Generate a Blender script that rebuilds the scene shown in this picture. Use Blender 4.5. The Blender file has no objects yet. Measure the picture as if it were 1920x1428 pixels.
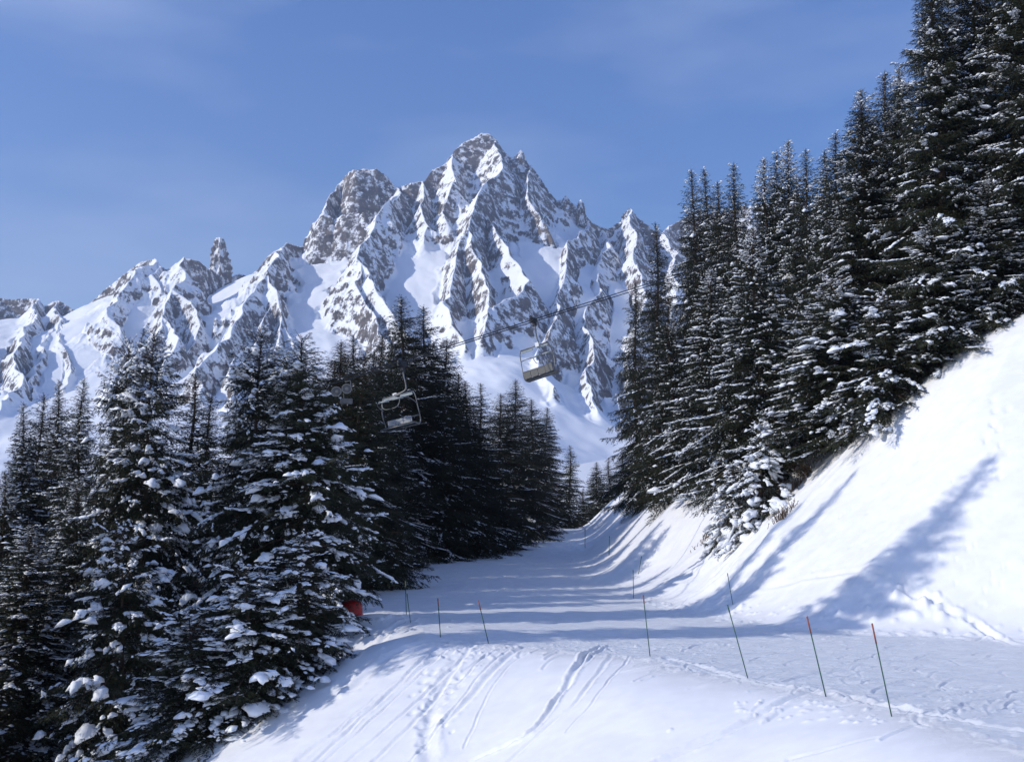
import bpy, math, random
import numpy as np
from mathutils import Vector, Matrix

rng = np.random.default_rng(7)
random.seed(7)
SC = bpy.context.scene
COL = SC.collection
PI = math.pi

# ------------------------------------------------------------------ camera maths
F = 2059.0
CX, CY = 960.0, 714.0
TH = math.radians(8.37)
CAM = np.array([0.0, 0.0, 3.3])

def ray(px, py):
    x = (px - CX) / F; y = (CY - py) / F
    return np.array([x, math.cos(TH) - y * math.sin(TH), math.sin(TH) + y * math.cos(TH)])

def at(px, py, Y):
    d = ray(px, py); return CAM + d * (Y / d[1])

# ------------------------------------------------------------------ noise
_perm = np.random.default_rng(11).permutation(1024)
_ang = np.random.default_rng(12).random(1024) * 2 * PI
_gx, _gy = np.cos(_ang), np.sin(_ang)

def perlin(x, y, seed=0):
    x = np.asarray(x, float) + seed * 17.37; y = np.asarray(y, float) + seed * 9.13
    xi = np.floor(x).astype(np.int64); yi = np.floor(y).astype(np.int64)
    fx = x - xi; fy = y - yi
    def g(ix, iy):
        h = _perm[(_perm[ix & 1023] + iy) & 1023]
        return h
    u = fx * fx * fx * (fx * (fx * 6 - 15) + 10); v = fy * fy * fy * (fy * (fy * 6 - 15) + 10)
    def dot(ix, iy, dx, dy):
        h = g(ix, iy); return _gx[h] * dx + _gy[h] * dy
    a = dot(xi, yi, fx, fy); b = dot(xi + 1, yi, fx - 1, fy)
    c = dot(xi, yi + 1, fx, fy - 1); d = dot(xi + 1, yi + 1, fx - 1, fy - 1)
    return 1.5 * ((a + u * (b - a)) * (1 - v) + (c + u * (d - c)) * v)

def fbm(x, y, o=4, seed=0, gain=0.5, lac=2.03):
    s = 0; a = 1.0
    for i in range(o):
        s = s + a * perlin(x, y, seed + i); x = x * lac; y = y * lac; a *= gain
    return s

def ridged(x, y, o=5, seed=0, gain=0.5, lac=2.07):
    s = 0; a = 1.0; w = 1.0
    for i in range(o):
        n = 1 - np.abs(perlin(x, y, seed + i)) * 1.6
        n = np.clip(n, 0, 1) ** 2 * w
        w = np.clip(n * 1.6, 0.15, 1)
        s = s + a * n; x = x * lac; y = y * lac; a *= gain
    return s

def sstep(a, b, x):
    t = np.clip((x - a) / (b - a), 0, 1); return t * t * (3 - 2 * t)

# ------------------------------------------------------------------ mesh + tagging helpers
def mesh_np(name, V, Fc, smooth=True, mats=(), matidx=None, attrs=None):
    """V (n,3), Fc (m,k) one polygon size"""
    me = bpy.data.meshes.new(name)
    V = np.ascontiguousarray(V, np.float32); Fc = np.ascontiguousarray(Fc, np.int32)
    n, k = Fc.shape
    me.vertices.add(len(V)); me.vertices.foreach_set('co', V.ravel())
    me.loops.add(n * k); me.loops.foreach_set('vertex_index', Fc.ravel())
    me.polygons.add(n)
    me.polygons.foreach_set('loop_start', np.arange(0, n * k, k, dtype=np.int32))
    me.polygons.foreach_set('loop_total', np.full(n, k, np.int32))
    me.polygons.foreach_set('use_smooth', np.full(n, smooth) if np.ndim(smooth) == 0 else np.ascontiguousarray(smooth))
    for m in mats: me.materials.append(m)
    if matidx is not None: me.polygons.foreach_set('material_index', np.ascontiguousarray(matidx, np.int32))
    if attrs:
        for an, av in attrs.items():
            at_ = me.attributes.new(an, 'FLOAT', 'POINT'); at_.data.foreach_set('value', np.ascontiguousarray(av, np.float32))
    me.update(calc_edges=True)
    me.validate()
    return me

def link(name, me, parent=None):
    o = bpy.data.objects.new(name, me); COL.objects.link(o)
    if parent: o.parent = parent
    return o

def tag(o, label=None, cat=None, group=None, kind=None):
    if label: o['label'] = label
    if cat: o['category'] = cat
    if group: o['group'] = group
    if kind: o['kind'] = kind
    return o

def empty(name, loc, rz=0.0):
    o = bpy.data.objects.new(name, None); COL.objects.link(o)
    o.location = loc; o.rotation_euler = (0, 0, rz); o.empty_display_size = 0.3
    return o

# ------------------------------------------------------------------ materials
def new_mat(name):
    m = bpy.data.materials.new(name); m.use_nodes = True
    nt = m.node_tree; b = nt.nodes['Principled BSDF']
    return m, nt, b

def N(nt, t, **kw):
    n = nt.nodes.new(t)
    for k, v in kw.items():
        if k in n.inputs: n.inputs[k].default_value = v
        else: setattr(n, k, v)
    return n

def simple(name, col, rough=0.6, metal=0.0, var=0.25, scale=8.0, bump=0.0):
    m, nt, b = new_mat(name)
    tc = N(nt, 'ShaderNodeTexCoord'); no = N(nt, 'ShaderNodeTexNoise', Scale=scale, Detail=5.0)
    nt.links.new(tc.outputs['Object'], no.inputs['Vector'])
    r = N(nt, 'ShaderNodeValToRGB')
    r.color_ramp.elements[0].position = 0.3; r.color_ramp.elements[1].position = 0.7
    r.color_ramp.elements[0].color = (*[c * (1 - var) for c in col], 1)
    r.color_ramp.elements[1].color = (*[min(1, c * (1 + var)) for c in col], 1)
    nt.links.new(no.outputs['Fac'], r.inputs['Fac']); nt.links.new(r.outputs['Color'], b.inputs['Base Color'])
    b.inputs['Roughness'].default_value = rough; b.inputs['Metallic'].default_value = metal
    if bump:
        bp = N(nt, 'ShaderNodeBump', Strength=bump, Distance=0.02)
        nt.links.new(no.outputs['Fac'], bp.inputs['Height']); nt.links.new(bp.outputs['Normal'], b.inputs['Normal'])
    return m

def snow_ground_mat():
    m, nt, b = new_mat('snow_ground')
    L = nt.links.new
    tc = N(nt, 'ShaderNodeTexCoord')
    at1 = N(nt, 'ShaderNodeAttribute', attribute_name='piste')
    rough = N(nt, 'ShaderNodeAttribute', attribute_name='chop')
    mix = N(nt, 'ShaderNodeMixRGB'); mix.inputs['Color1'].default_value = (0.895, 0.90, 0.91, 1)
    mix.inputs['Color2'].default_value = (0.845, 0.865, 0.895, 1)
    L(at1.outputs['Fac'], mix.inputs['Fac'])
    nv = N(nt, 'ShaderNodeTexNoise', Scale=1.3, Detail=8.0, Roughness=0.65); L(tc.outputs['Object'], nv.inputs['Vector'])
    mr = N(nt, 'ShaderNodeMapRange'); mr.inputs['From Min'].default_value = 0.3; mr.inputs['From Max'].default_value = 0.7
    mr.inputs['To Min'].default_value = 0.90; mr.inputs['To Max'].default_value = 1.02
    L(nv.outputs['Fac'], mr.inputs['Value'])
    mul = N(nt, 'ShaderNodeMixRGB', blend_type='MULTIPLY'); mul.inputs['Fac'].default_value = 1
    L(mix.outputs['Color'], mul.inputs['Color1']); L(mr.outputs['Result'], mul.inputs['Color2'])
    L(mul.outputs['Color'], b.inputs['Base Color'])
    b.inputs['Roughness'].default_value = 0.62
    b.inputs['Specular IOR Level'].default_value = 0.25
    # fine relief: soft ripples everywhere, choppy grain on the piste
    n1 = N(nt, 'ShaderNodeTexNoise', Scale=0.9, Detail=6.0, Roughness=0.5); L(tc.outputs['Object'], n1.inputs['Vector'])
    n2 = N(nt, 'ShaderNodeTexNoise', Scale=6.0, Detail=9.0, Roughness=0.78, Distortion=0.8); mp2 = N(nt, 'ShaderNodeMapping'); mp2.inputs['Rotation'].default_value = (0, 0, .45); mp2.inputs['Scale'].default_value = (.55, 1.5, 1); L(tc.outputs['Object'], mp2.inputs['Vector']); L(mp2.outputs['Vector'], n2.inputs['Vector'])
    b1 = N(nt, 'ShaderNodeBump', Strength=0.14, Distance=0.12); L(n1.outputs['Fac'], b1.inputs['Height'])
    b2 = N(nt, 'ShaderNodeBump', Distance=0.16); L(n2.outputs['Fac'], b2.inputs['Height'])
    ma = N(nt, 'ShaderNodeMath', operation='MULTIPLY_ADD'); ma.inputs[1].default_value = 0.62; ma.inputs[2].default_value = 0.035
    L(rough.outputs['Fac'], ma.inputs[0]); L(ma.outputs[0], b2.inputs['Strength'])
    L(b1.outputs['Normal'], b2.inputs['Normal']); L(b2.outputs['Normal'], b.inputs['Normal'])
    return m

def mountain_mat():
    m, nt, b = new_mat('rock_and_snow')
    L = nt.links.new
    tc = N(nt, 'ShaderNodeTexCoord'); at1 = N(nt, 'ShaderNodeAttribute', attribute_name='rock')
    n1 = N(nt, 'ShaderNodeTexNoise', Scale=0.05, Detail=10.0, Roughness=0.72); L(tc.outputs['Object'], n1.inputs['Vector'])
    mp = N(nt, 'ShaderNodeMapping'); mp.inputs['Scale'].default_value = (0.012, 0.012, 0.05); mp.inputs['Rotation'].default_value = (0.25, 0.2, 0)
    L(tc.outputs['Object'], mp.inputs['Vector'])
    n3 = N(nt, 'ShaderNodeTexNoise', Scale=1.0, Detail=9.0, Roughness=0.6, Distortion=0.8); L(mp.outputs['Vector'], n3.inputs['Vector'])
    # rock factor = attribute + noise
    a = N(nt, 'ShaderNodeMath', operation='MULTIPLY_ADD'); a.inputs[1].default_value = 1.15; L(n1.outputs['Fac'], a.inputs[0]); L(at1.outputs['Fac'], a.inputs[2])
    r = N(nt, 'ShaderNodeMapRange', interpolation_type='SMOOTHSTEP'); r.inputs['From Min'].default_value = 0.87; r.inputs['From Max'].default_value = 1.00
    n4 = N(nt, 'ShaderNodeTexNoise', Scale=0.16, Detail=7.0, Roughness=0.72); L(tc.outputs['Object'], n4.inputs['Vector'])
    a2 = N(nt, 'ShaderNodeMath', operation='MULTIPLY_ADD'); a2.inputs[1].default_value = 0.45; L(n4.outputs['Fac'], a2.inputs[0]); L(a.outputs[0], a2.inputs[2])
    a3 = N(nt, 'ShaderNodeMath', operation='SUBTRACT'); a3.inputs[1].default_value = 0.225; L(a2.outputs[0], a3.inputs[0])
    L(a3.outputs[0], r.inputs['Value'])
    rc = N(nt, 'ShaderNodeValToRGB'); e = rc.color_ramp.elements
    e[0].position = 0.28; e[0].color = (0.06, 0.055, 0.056, 1); e[1].position = 0.72; e[1].color = (0.27, 0.215, 0.17, 1)
    e2 = e.new(0.5); e2.color = (0.155, 0.135, 0.125, 1)
    L(n3.outputs['Fac'], rc.inputs['Fac'])
    mx = N(nt, 'ShaderNodeMixRGB'); mx.inputs['Color1'].default_value = (0.88, 0.90, 0.93, 1)
    L(r.outputs['Result'], mx.inputs['Fac']); L(rc.outputs['Color'], mx.inputs['Color2'])
    L(mx.outputs['Color'], b.inputs['Base Color']); b.inputs['Roughness'].default_value = 0.85
    b.inputs['Specular IOR Level'].default_value = 0.15
    bp = N(nt, 'ShaderNodeBump', Distance=16.0); L(a2.outputs[0], bp.inputs['Height'])
    st = N(nt, 'ShaderNodeMapRange'); st.inputs['To Min'].default_value = 0.03; st.inputs['To Max'].default_value = 0.8
    L(r.outputs['Result'], st.inputs['Value']); L(st.outputs['Result'], bp.inputs['Strength'])
    L(bp.outputs['Normal'], b.inputs['Normal'])
    return m

M_SNOW = snow_ground_mat()
M_MOUNT = mountain_mat()
M_CLUMP = simple('clumped_snow', (0.86, 0.885, 0.92), 0.65, var=0.04, scale=3, bump=0.3)
M_BARK = simple('spruce_bark', (0.075, 0.052, 0.038), 0.9, var=0.4, scale=6, bump=0.5)
M_TWIG = simple('bare_twigs', (0.13, 0.085, 0.055), 0.85, var=0.3, scale=9)

def needle_mat(name, c0, c1):
    m, nt, b = new_mat(name)
    tc = N(nt, 'ShaderNodeTexCoord'); no = N(nt, 'ShaderNodeTexNoise', Scale=1.1, Detail=6.0, Roughness=0.7)
    oi = N(nt, 'ShaderNodeObjectInfo')
    nt.links.new(tc.outputs['Object'], no.inputs['Vector'])
    r = N(nt, 'ShaderNodeValToRGB'); r.color_ramp.elements[0].position = 0.35; r.color_ramp.elements[1].position = 0.68
    r.color_ramp.elements[0].color = (*c0, 1); r.color_ramp.elements[1].color = (*c1, 1)
    nt.links.new(no.outputs['Fac'], r.inputs['Fac'])
    hs = N(nt, 'ShaderNodeHueSaturation'); mr = N(nt, 'ShaderNodeMapRange')
    mr.inputs['To Min'].default_value = 0.8; mr.inputs['To Max'].default_value = 1.25
    nt.links.new(oi.outputs['Random'], mr.inputs['Value']); nt.links.new(mr.outputs['Result'], hs.inputs['Value'])
    nt.links.new(r.outputs['Color'], hs.inputs['Color']); nt.links.new(hs.outputs['Color'], b.inputs['Base Color'])
    b.inputs['Roughness'].default_value = 0.6; b.inputs['Specular IOR Level'].default_value = 0.25
    return m
M_NEEDLE = needle_mat('spruce_needles', (0.010, 0.015, 0.009), (0.040, 0.043, 0.017))

# ------------------------------------------------------------------ ground shape
E = np.array([(-20, 500), (0, 300), (3, 200), (5.5, 152), (2.0, 128), (-3.0, 108), (-8.6, 92), (-10.0, 80), (-8.6, 64), (-6.0, 52), (-4.4, 46),
              (-2.9, 40), (-0.9, 36.8), (1.2, 34.6), (4.0, 32.6), (5.7, 27.4), (6.9, 24.3), (7.5, 21.8), (8.6, 18.4), (10, 13), (13, 5), (14, -20), (14, -400)], float)
B = np.array([(60, -400), (45, -20), (36, 15), (26, 28), (17.4, 36.5), (10.6, 42.5), (8.3, 50), (7.2, 58), (5.0, 75), (5.2, 100), (8.5, 150), (14, 300), (30, 600)], float)

def sdist(P, x, y):
    """signed distance to polyline (right-hand side positive) and the fractional vertex index"""
    x = np.asarray(x, float); y = np.asarray(y, float)
    best = np.full(x.shape, 1e9); sg = np.ones(x.shape); par = np.zeros(x.shape)
    for i in range(len(P) - 1):
        ax, ay = P[i]; bx, by = P[i + 1]; dx, dy = bx - ax, by - ay; l2 = dx * dx + dy * dy
        t = np.clip(((x - ax) * dx + (y - ay) * dy) / l2, 0, 1)
        ex = x - ax - t * dx; ey = y - ay - t * dy; d = np.hypot(ex, ey)
        m = d < best - 1e-9
        c = -(dx * ey - dy * ex)
        best = np.where(m, d, best); sg = np.where(m, np.sign(c), sg); par = np.where(m, i + t, par)
    return best * sg, par

def smax(a, b, k):
    h = np.clip(0.5 + 0.5 * (a - b) / k, 0, 1); return b + (a - b) * h + k * h * (1 - h)

def ground(x, y, fine=False, grooves=None):
    x = np.asarray(x, float); y = np.asarray(y, float)
    P = np.interp(y, [-50, 40, 55, 70, 100, 130, 148, 156, 175, 220, 260, 420, 700], [0, 0, 0.05, 0.55, 1.9, 4.0, 5.2, 5.35, 4.2, -3, -8, -8, 0])
    wx = x + 0.8 * perlin(x * 0.13, y * 0.13, 3); wy = y + 0.8 * perlin(x * 0.13, y * 0.13, 5)
    sE, pe = sdist(E, wx, wy); sB, pb = sdist(B, wx, wy)
    # drop outside the piste edge
    s = np.maximum(sE, 0)
    g = np.where(s < 3, 0.07 * s * s, 0.42 * (s - 3) + 0.63)
    g = g + 0.25 * np.maximum(s - 8.5, 0)
    g = 13 * (1 - np.exp(-g / 13)) * 1.15
    z = P - g
    # bank
    b = np.maximum(sB, 0)
    Hn = np.interp(x, [8, 12, 15, 18, 21, 24, 30, 45], [7.2, 7.4, 8.6, 10.4, 12.2, 14.2, 16.5, 22])
    H = Hn + (np.interp(y, [75, 100, 150], [11, 13, 14]) - Hn) * sstep(60, 78, y)
    rise = np.where(b < 3.4, 0.14 * b * b, 0.952 * (b - 1.7))
    k = 2.0
    cap = H + 0.13 * np.maximum(b - H / 0.91, 0)
    rise2 = -smax(-rise, -cap, k)
    rise2 = np.where(b > 0, np.maximum(rise2, 0), 0)
    z = z + rise2
    # rise that carries the viewer
    r = np.hypot(x, y)
    mound = 1.7 - 0.35 * r * sstep(0, 3, r) - 0.02 * np.maximum(r - 6, 0) ** 1.5
    z = np.where(r < 16, smax(z, mound, 0.8), z)
    # broad undulation
    und = fbm(x * 0.06, y * 0.06, 2, 21)
    off = sstep(0, 6, sE) + sstep(0, 8, sB)
    z = z + 0.22 * und * np.clip(off, 0, 1) * sstep(8, 24, r)
    if not fine:
        return z
    on_p = (1 - sstep(-0.3, 0.4, sE)) * (1 - sstep(-0.2, 0.8, sB)) * sstep(-30, 0, y + 30)
    off_e = sstep(0.0, 1.5, sE); on_b = sstep(0.3, 3, sB)
    z = z + 0.045 * fbm(x * 0.3, y * 0.3, 2, 31) * (off_e + on_b) 
    # groomed piste: shallow lengthwise waves and scraped lumps
    z = z + on_p * (0.035 * fbm(x * 0.5, y * 0.9, 3, 41) + 0.018 * fbm(x * 1.6, y * 3.2, 3, 42))
    # berm of ploughed lumps along both piste edges
    n = np.clip(fbm(x * 2.2, y * 2.2, 3, 51) + 0.15, 0, 1)
    z = z + 0.055 * np.exp(-((sE - 0.1) / 0.35) ** 2) * (0.25 + n) * (y < 100)
    z = z + 0.07 * np.exp(-((sB - 0.35) / 0.5) ** 2) * (0.2 + n)
    # gullies and slumps down the bank
    along = pb * 9.0
    gl = ridged(x * 0.22 + 0.10 * y, y * 0.12 - x * 0.05, 3, 61)
    nose = np.exp(-((x - 11) / 6) ** 2 - ((y - 58) / 8) ** 2)
    z = z + on_b * 0.035 * (gl - 0.8) + nose * on_b * 0.22 * (ridged(x * 0.25, y * 0.55, 3, 67) - 0.8)
    # small hollow and wind lip by the left edge
    hx = np.exp(-(((x + 6.2) / 1.9) ** 2 + ((y - 42.8) / 1.6) ** 2)); z = z - 0.55 * hx
    hx = np.exp(-(((x + 6.4) / 1.8) ** 2 + ((y - 47.5) / 1.3) ** 2)); z = z + 0.45 * hx
    # snow mounds at the far left edge under the trees
    z = z + 0.45 * np.clip(fbm(x * 0.25, y * 0.16, 2, 71) + 0.25, 0, 1) * np.exp(-((sE - 0.6) / 1.6) ** 2) * sstep(60, 75, y)
    return z, sE, sB, on_p

def hit(px, py, near=8.0, far=400.0):
    d = ray(px, py); d = d / d[1]
    Y = np.geomspace(near, far, 3000)
    P = CAM[None] + d[None] * Y[:, None]
    z = ground(P[:, 0], P[:, 1])
    w = np.where(P[:, 2] <= z)[0]
    i = w[0] if len(w) else len(Y) - 1
    return P[i]

# ------------------------------------------------------------------ ground sheet
def build_ground():
    azf = np.radians(np.concatenate([np.linspace(-33, -26, 40)[:-1], np.linspace(-26, 26, 1150), np.linspace(26, 33, 40)[1:]]))
    azl = np.radians(np.linspace(-180, -33, 50)[:-1]); azr = np.radians(np.linspace(33, 180, 50)[1:])
    az = np.concatenate([azl, azf, azr])
    r = np.concatenate([np.geomspace(0.4, 11, 24)[:-1], np.geomspace(11, 70, 860)[:-1], np.geomspace(70, 190, 190)[:-1], np.geomspace(190, 720, 50)[:-1], np.geomspace(720, 6000, 14)])
    A, R = np.meshgrid(az, r)
    x = (R * np.sin(A)).ravel(); y = (R * np.cos(A)).ravel()
    z, sE, sB, on_p = ground(x, y, fine=True)
    chop = np.zeros_like(x)
    def groove(pts, w, dep, rim=0.5, lump=0.3):
        nonlocal z, chop
        W = np.array([hit(*p)[:2] for p in pts])
        # smooth the line
        for _ in range(2):
            q = [W[0]]
            for a, b_ in zip(W[:-1], W[1:]): q += [a * .75 + b_ * .25, a * .25 + b_ * .75]
            q.append(W[-1]); W = np.array(q)
        mn = W.min(0) - 4 * w; mx = W.max(0) + 4 * w
        ii = np.where((x > mn[0]) & (x < mx[0]) & (y > mn[1]) & (y < mx[1]))[0]
        if not len(ii): return
        xx = x[ii] + 0.05 * perlin(x[ii] * 1.1, y[ii] * 1.1, 81); yy = y[ii] + 0.05 * perlin(x[ii] * 1.1, y[ii] * 1.1, 83)
        d, _ = sdist(W, xx, yy)
        md = 0.75 + 0.5 * perlin(x[ii] * 0.6, y[ii] * 0.6, 85)
        ad = np.abs(d)
        w = w * .46; dep = dep * .60
        prof = -dep * np.exp(-(ad / w) ** 2) + rim * dep * np.exp(-((ad - 1.9 * w) / (0.8 * w)) ** 2) * (.8 + lump * 2 * fbm(x[ii] * 4, y[ii] * 4, 2, 87))
        z[ii] += prof * md
        chop[ii] = np.maximum(chop[ii], 0.45 * np.exp(-(ad / (2.5 * w)) ** 2))
    G = [([(1128, 1212), (1105, 1222), (1075, 1265), (1030, 1330), (1000, 1372), (940, 1400), (880, 1428)], .17, .20),
         ([(1140, 1214), (1100, 1240), (1078, 1262)], .10, .07),
         ([(1150, 1228), (1090, 1310), (1040, 1350), (1005, 1378), (950, 1428)], .14, .06),
         ([(985, 1213), (920, 1260), (880, 1310), (835, 1352)], .22, .10),
         ([(905, 1212), (860, 1240), (790, 1310), (700, 1390), (650, 1428)], .12, .09),
         ([(888, 1210), (850, 1262), (800, 1330), (730, 1400), (700, 1428)], .15, .10),
         ([(840, 1205), (760, 1270), (700, 1325), (640, 1385), (590, 1428)], .14, .08),
         ([(815, 1235), (730, 1300), (640, 1370), (560, 1425)], .22, .07),
         ([(940, 1215), (895, 1240), (868, 1258)], .12, .10),
         ([(965, 1214), (900, 1262), (850, 1330), (770, 1428)], .08, .07), ([(850, 1212), (800, 1255), (700, 1350), (610, 1428)], .08, .07), ([(925, 1216), (870, 1275), (830, 1300)], .07, .08),
         ([(790, 1245), (720, 1290), (620, 1380)], .07, .06), ([(1010, 1218), (960, 1240), (915, 1300), (870, 1400)], .07, .04), ([(1190, 1228), (1120, 1310), (1060, 1372)], .07, .05),
         ([(870, 1225), (820, 1290), (800, 1370), (805, 1425)], .35, .10),
         ([(1545, 1290), (1450, 1328), (1370, 1372), (1240, 1428)], .24, .12),
         ([(1640, 1385), (1560, 1405), (1480, 1424)], .14, .05),
         ([(1250, 1236), (1330, 1253), (1400, 1275), (1480, 1290), (1545, 1293), (1640, 1322), (1760, 1345), (1920, 1372)], .22, .12),
         ([(1350, 1068), (1300, 1105), (1245, 1148)], .09, .06),
         ([(1420, 1105), (1500, 1085), (1580, 1072), (1640, 1072), (1688, 1092)], .20, .10),
         ([(1690, 1085), (1702, 1112), (1760, 1128), (1775, 1150), (1840, 1168), (1925, 1212)], .26, .22),
         ([(1240, 1140), (1330, 1120), (1420, 1105)], .14, .05),
         ([(770, 1166), (735, 1175), (700, 1200), (660, 1235)], .30, .16),
         ([(820, 1200), (765, 1212), (715, 1240), (660, 1290)], .40, .14)]
    for g in G: groove(*g)
    # foot holes and tumbled lumps below the edge and on the bank
    for (cx, cy, sx, sy, n, sz, amp) in [(845, 1290, 25, 60, 24, .10, -.05), (800, 1350, 14, 40, 26, .11, -.06), (870, 1225, 60, 12, 70, .06, .04), (1740, 1150, 60, 22, 36, .16, .10),
                                         (1290, 1140, 50, 10, 40, .13, .10), (1870, 830, 14, 40, 14, .14, -.09), (1560, 1190, 180, 8, 60, .12, .05), (1660, 1330, 160, 14, 120, .06, .035),
                                         (1040, 1210, 150, 6, 90, .06, .035), (760, 1160, 40, 12, 22, .10, .07), (1400, 1000, 60, 40, 16, .2, .12), (1500, 1150, 80, 10, 30, .10, .07),
                                         (1650, 1060, 200, 120, 70, .07, -.05), (1800, 1000, 120, 120, 60, .07, -.04)]:
        for _ in range(n):
            p = hit(cx + rng.normal() * sx, cy + rng.normal() * sy); s_ = sz * rng.uniform(.6, 1.6)
            ii = np.where((np.abs(x - p[0]) < 3 * s_) & (np.abs(y - p[1]) < 3 * s_))[0]
            d2 = ((x[ii] - p[0]) ** 2 + (y[ii] - p[1]) ** 2) / s_ ** 2
            z[ii] += amp * rng.uniform(.5, 1.3) * np.exp(-d2 ** 1.3)
    # ski turns scraped into the near piste
    for _ in range(330):
        px = rng.uniform(900, 1920); py = 1190 + rng.uniform(0, 1) ** 0.8 * (px - 1000) * 0.17 + rng.uniform(-5, 25)
        p = hit(px, min(py, 1380))
        c = p[:2]; a0 = rng.uniform(-0.9, 0.2); rr = rng.uniform(1.5, 6); L = rng.uniform(0.8, 2.6); sg = rng.choice([-1, 1])
        t = np.linspace(0, L / rr, 7)
        W = np.stack([c[0] + rr * (np.sin(a0 + sg * t) - math.sin(a0)), c[1] - sg * rr * (np.cos(a0 + sg * t) - math.cos(a0))], 1)
        mn = W.min(0) - .3; mx = W.max(0) + .3
        ii = np.where((x > mn[0]) & (x < mx[0]) & (y > mn[1]) & (y < mx[1]))[0]
        if not len(ii): continue
        d, _ = sdist(W, x[ii], y[ii]); w = rng.uniform(.03, .06); dep = rng.uniform(.010, .030)
        z[ii] += -dep * np.exp(-(d / w) ** 2) + .6 * dep * np.exp(-((d - 2 * w) / w) ** 2)
    chop = np.maximum(chop, on_p * 0.8)
    chop = np.maximum(chop, 0.9 * np.exp(-((sE - 0.3) / 0.8) ** 2)); chop = np.maximum(chop, 0.6 * np.exp(-((sB - 0.3) / 0.8) ** 2))
    V = np.stack([x, y, z], 1)
    nr, na = R.shape
    i = np.arange((nr - 1) * (na - 1)); rr_ = i // (na - 1); cc = i % (na - 1)
    a = rr_ * na + cc
    Fc = np.stack([a, a + 1, a + 1 + na, a + na], 1)
    ce = len(V); V = np.vstack([V, [[0, 0, 1.7]]])
    piste = np.append(on_p, 0); chop = np.append(chop, 0)
    me = mesh_np('ground', V, Fc[:, ::-1], True, [M_SNOW], attrs={'piste': piste, 'chop': chop})
    return tag(link('ground', me), kind='structure')

# ------------------------------------------------------------------ mountains
def PT(l): return np.array([at(*p) for p in l])
CREST = [(-260, 560, 2300), (-100, 548, 2400), (0, 553, 2500), (55, 560, 2500), (72, 558, 2480), (82, 572, 2460), (110, 564, 2450), (140, 578, 2430), (152, 582, 2400), (180, 556, 2380), (205, 532, 2380), (230, 511, 2360), (262, 487, 2350), (285, 484, 2350), (300, 498, 2340), (312, 503, 2330),
         (325, 491, 2310), (345, 478, 2300), (370, 480, 2310), (390, 497, 2350), (420, 516, 2450), (448, 508, 2450), (462, 512, 2430), (485, 499, 2400), (505, 478, 2370), (540, 453, 2350), (562, 462, 2380), (590, 468, 2430),
         (598, 440, 2460), (612, 392, 2490), (632, 372, 2500), (639, 335, 2510), (652, 320, 2520), (668, 313, 2520), (700, 318, 2530), (725, 327, 2540), (745, 346, 2550), (770, 338, 2540), (795, 335, 2560), (812, 313, 2580), (838, 305, 2600), (855, 280, 2620), (880, 263, 2640),
         (905, 251, 2650), (920, 250, 2650), (932, 258, 2650), (942, 276, 2650), (960, 290, 2650), (974, 284, 2650), (990, 302, 2650), (1010, 325, 2650), (1030, 356, 2640), (1044, 374, 2640), (1060, 368, 2640), (1078, 380, 2640), (1092, 386, 2640), (1110, 416, 2640), (1140, 430, 2660),
         (1160, 420, 2700), (1172, 396, 2720), (1182, 391, 2720), (1192, 402, 2720), (1213, 416, 2720), (1235, 432, 2720), (1255, 418, 2720), (1290, 400, 2750), (1400, 380, 2800), (1600, 350, 2900), (2000, 300, 3000), (2400, 330, 3000)]
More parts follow.
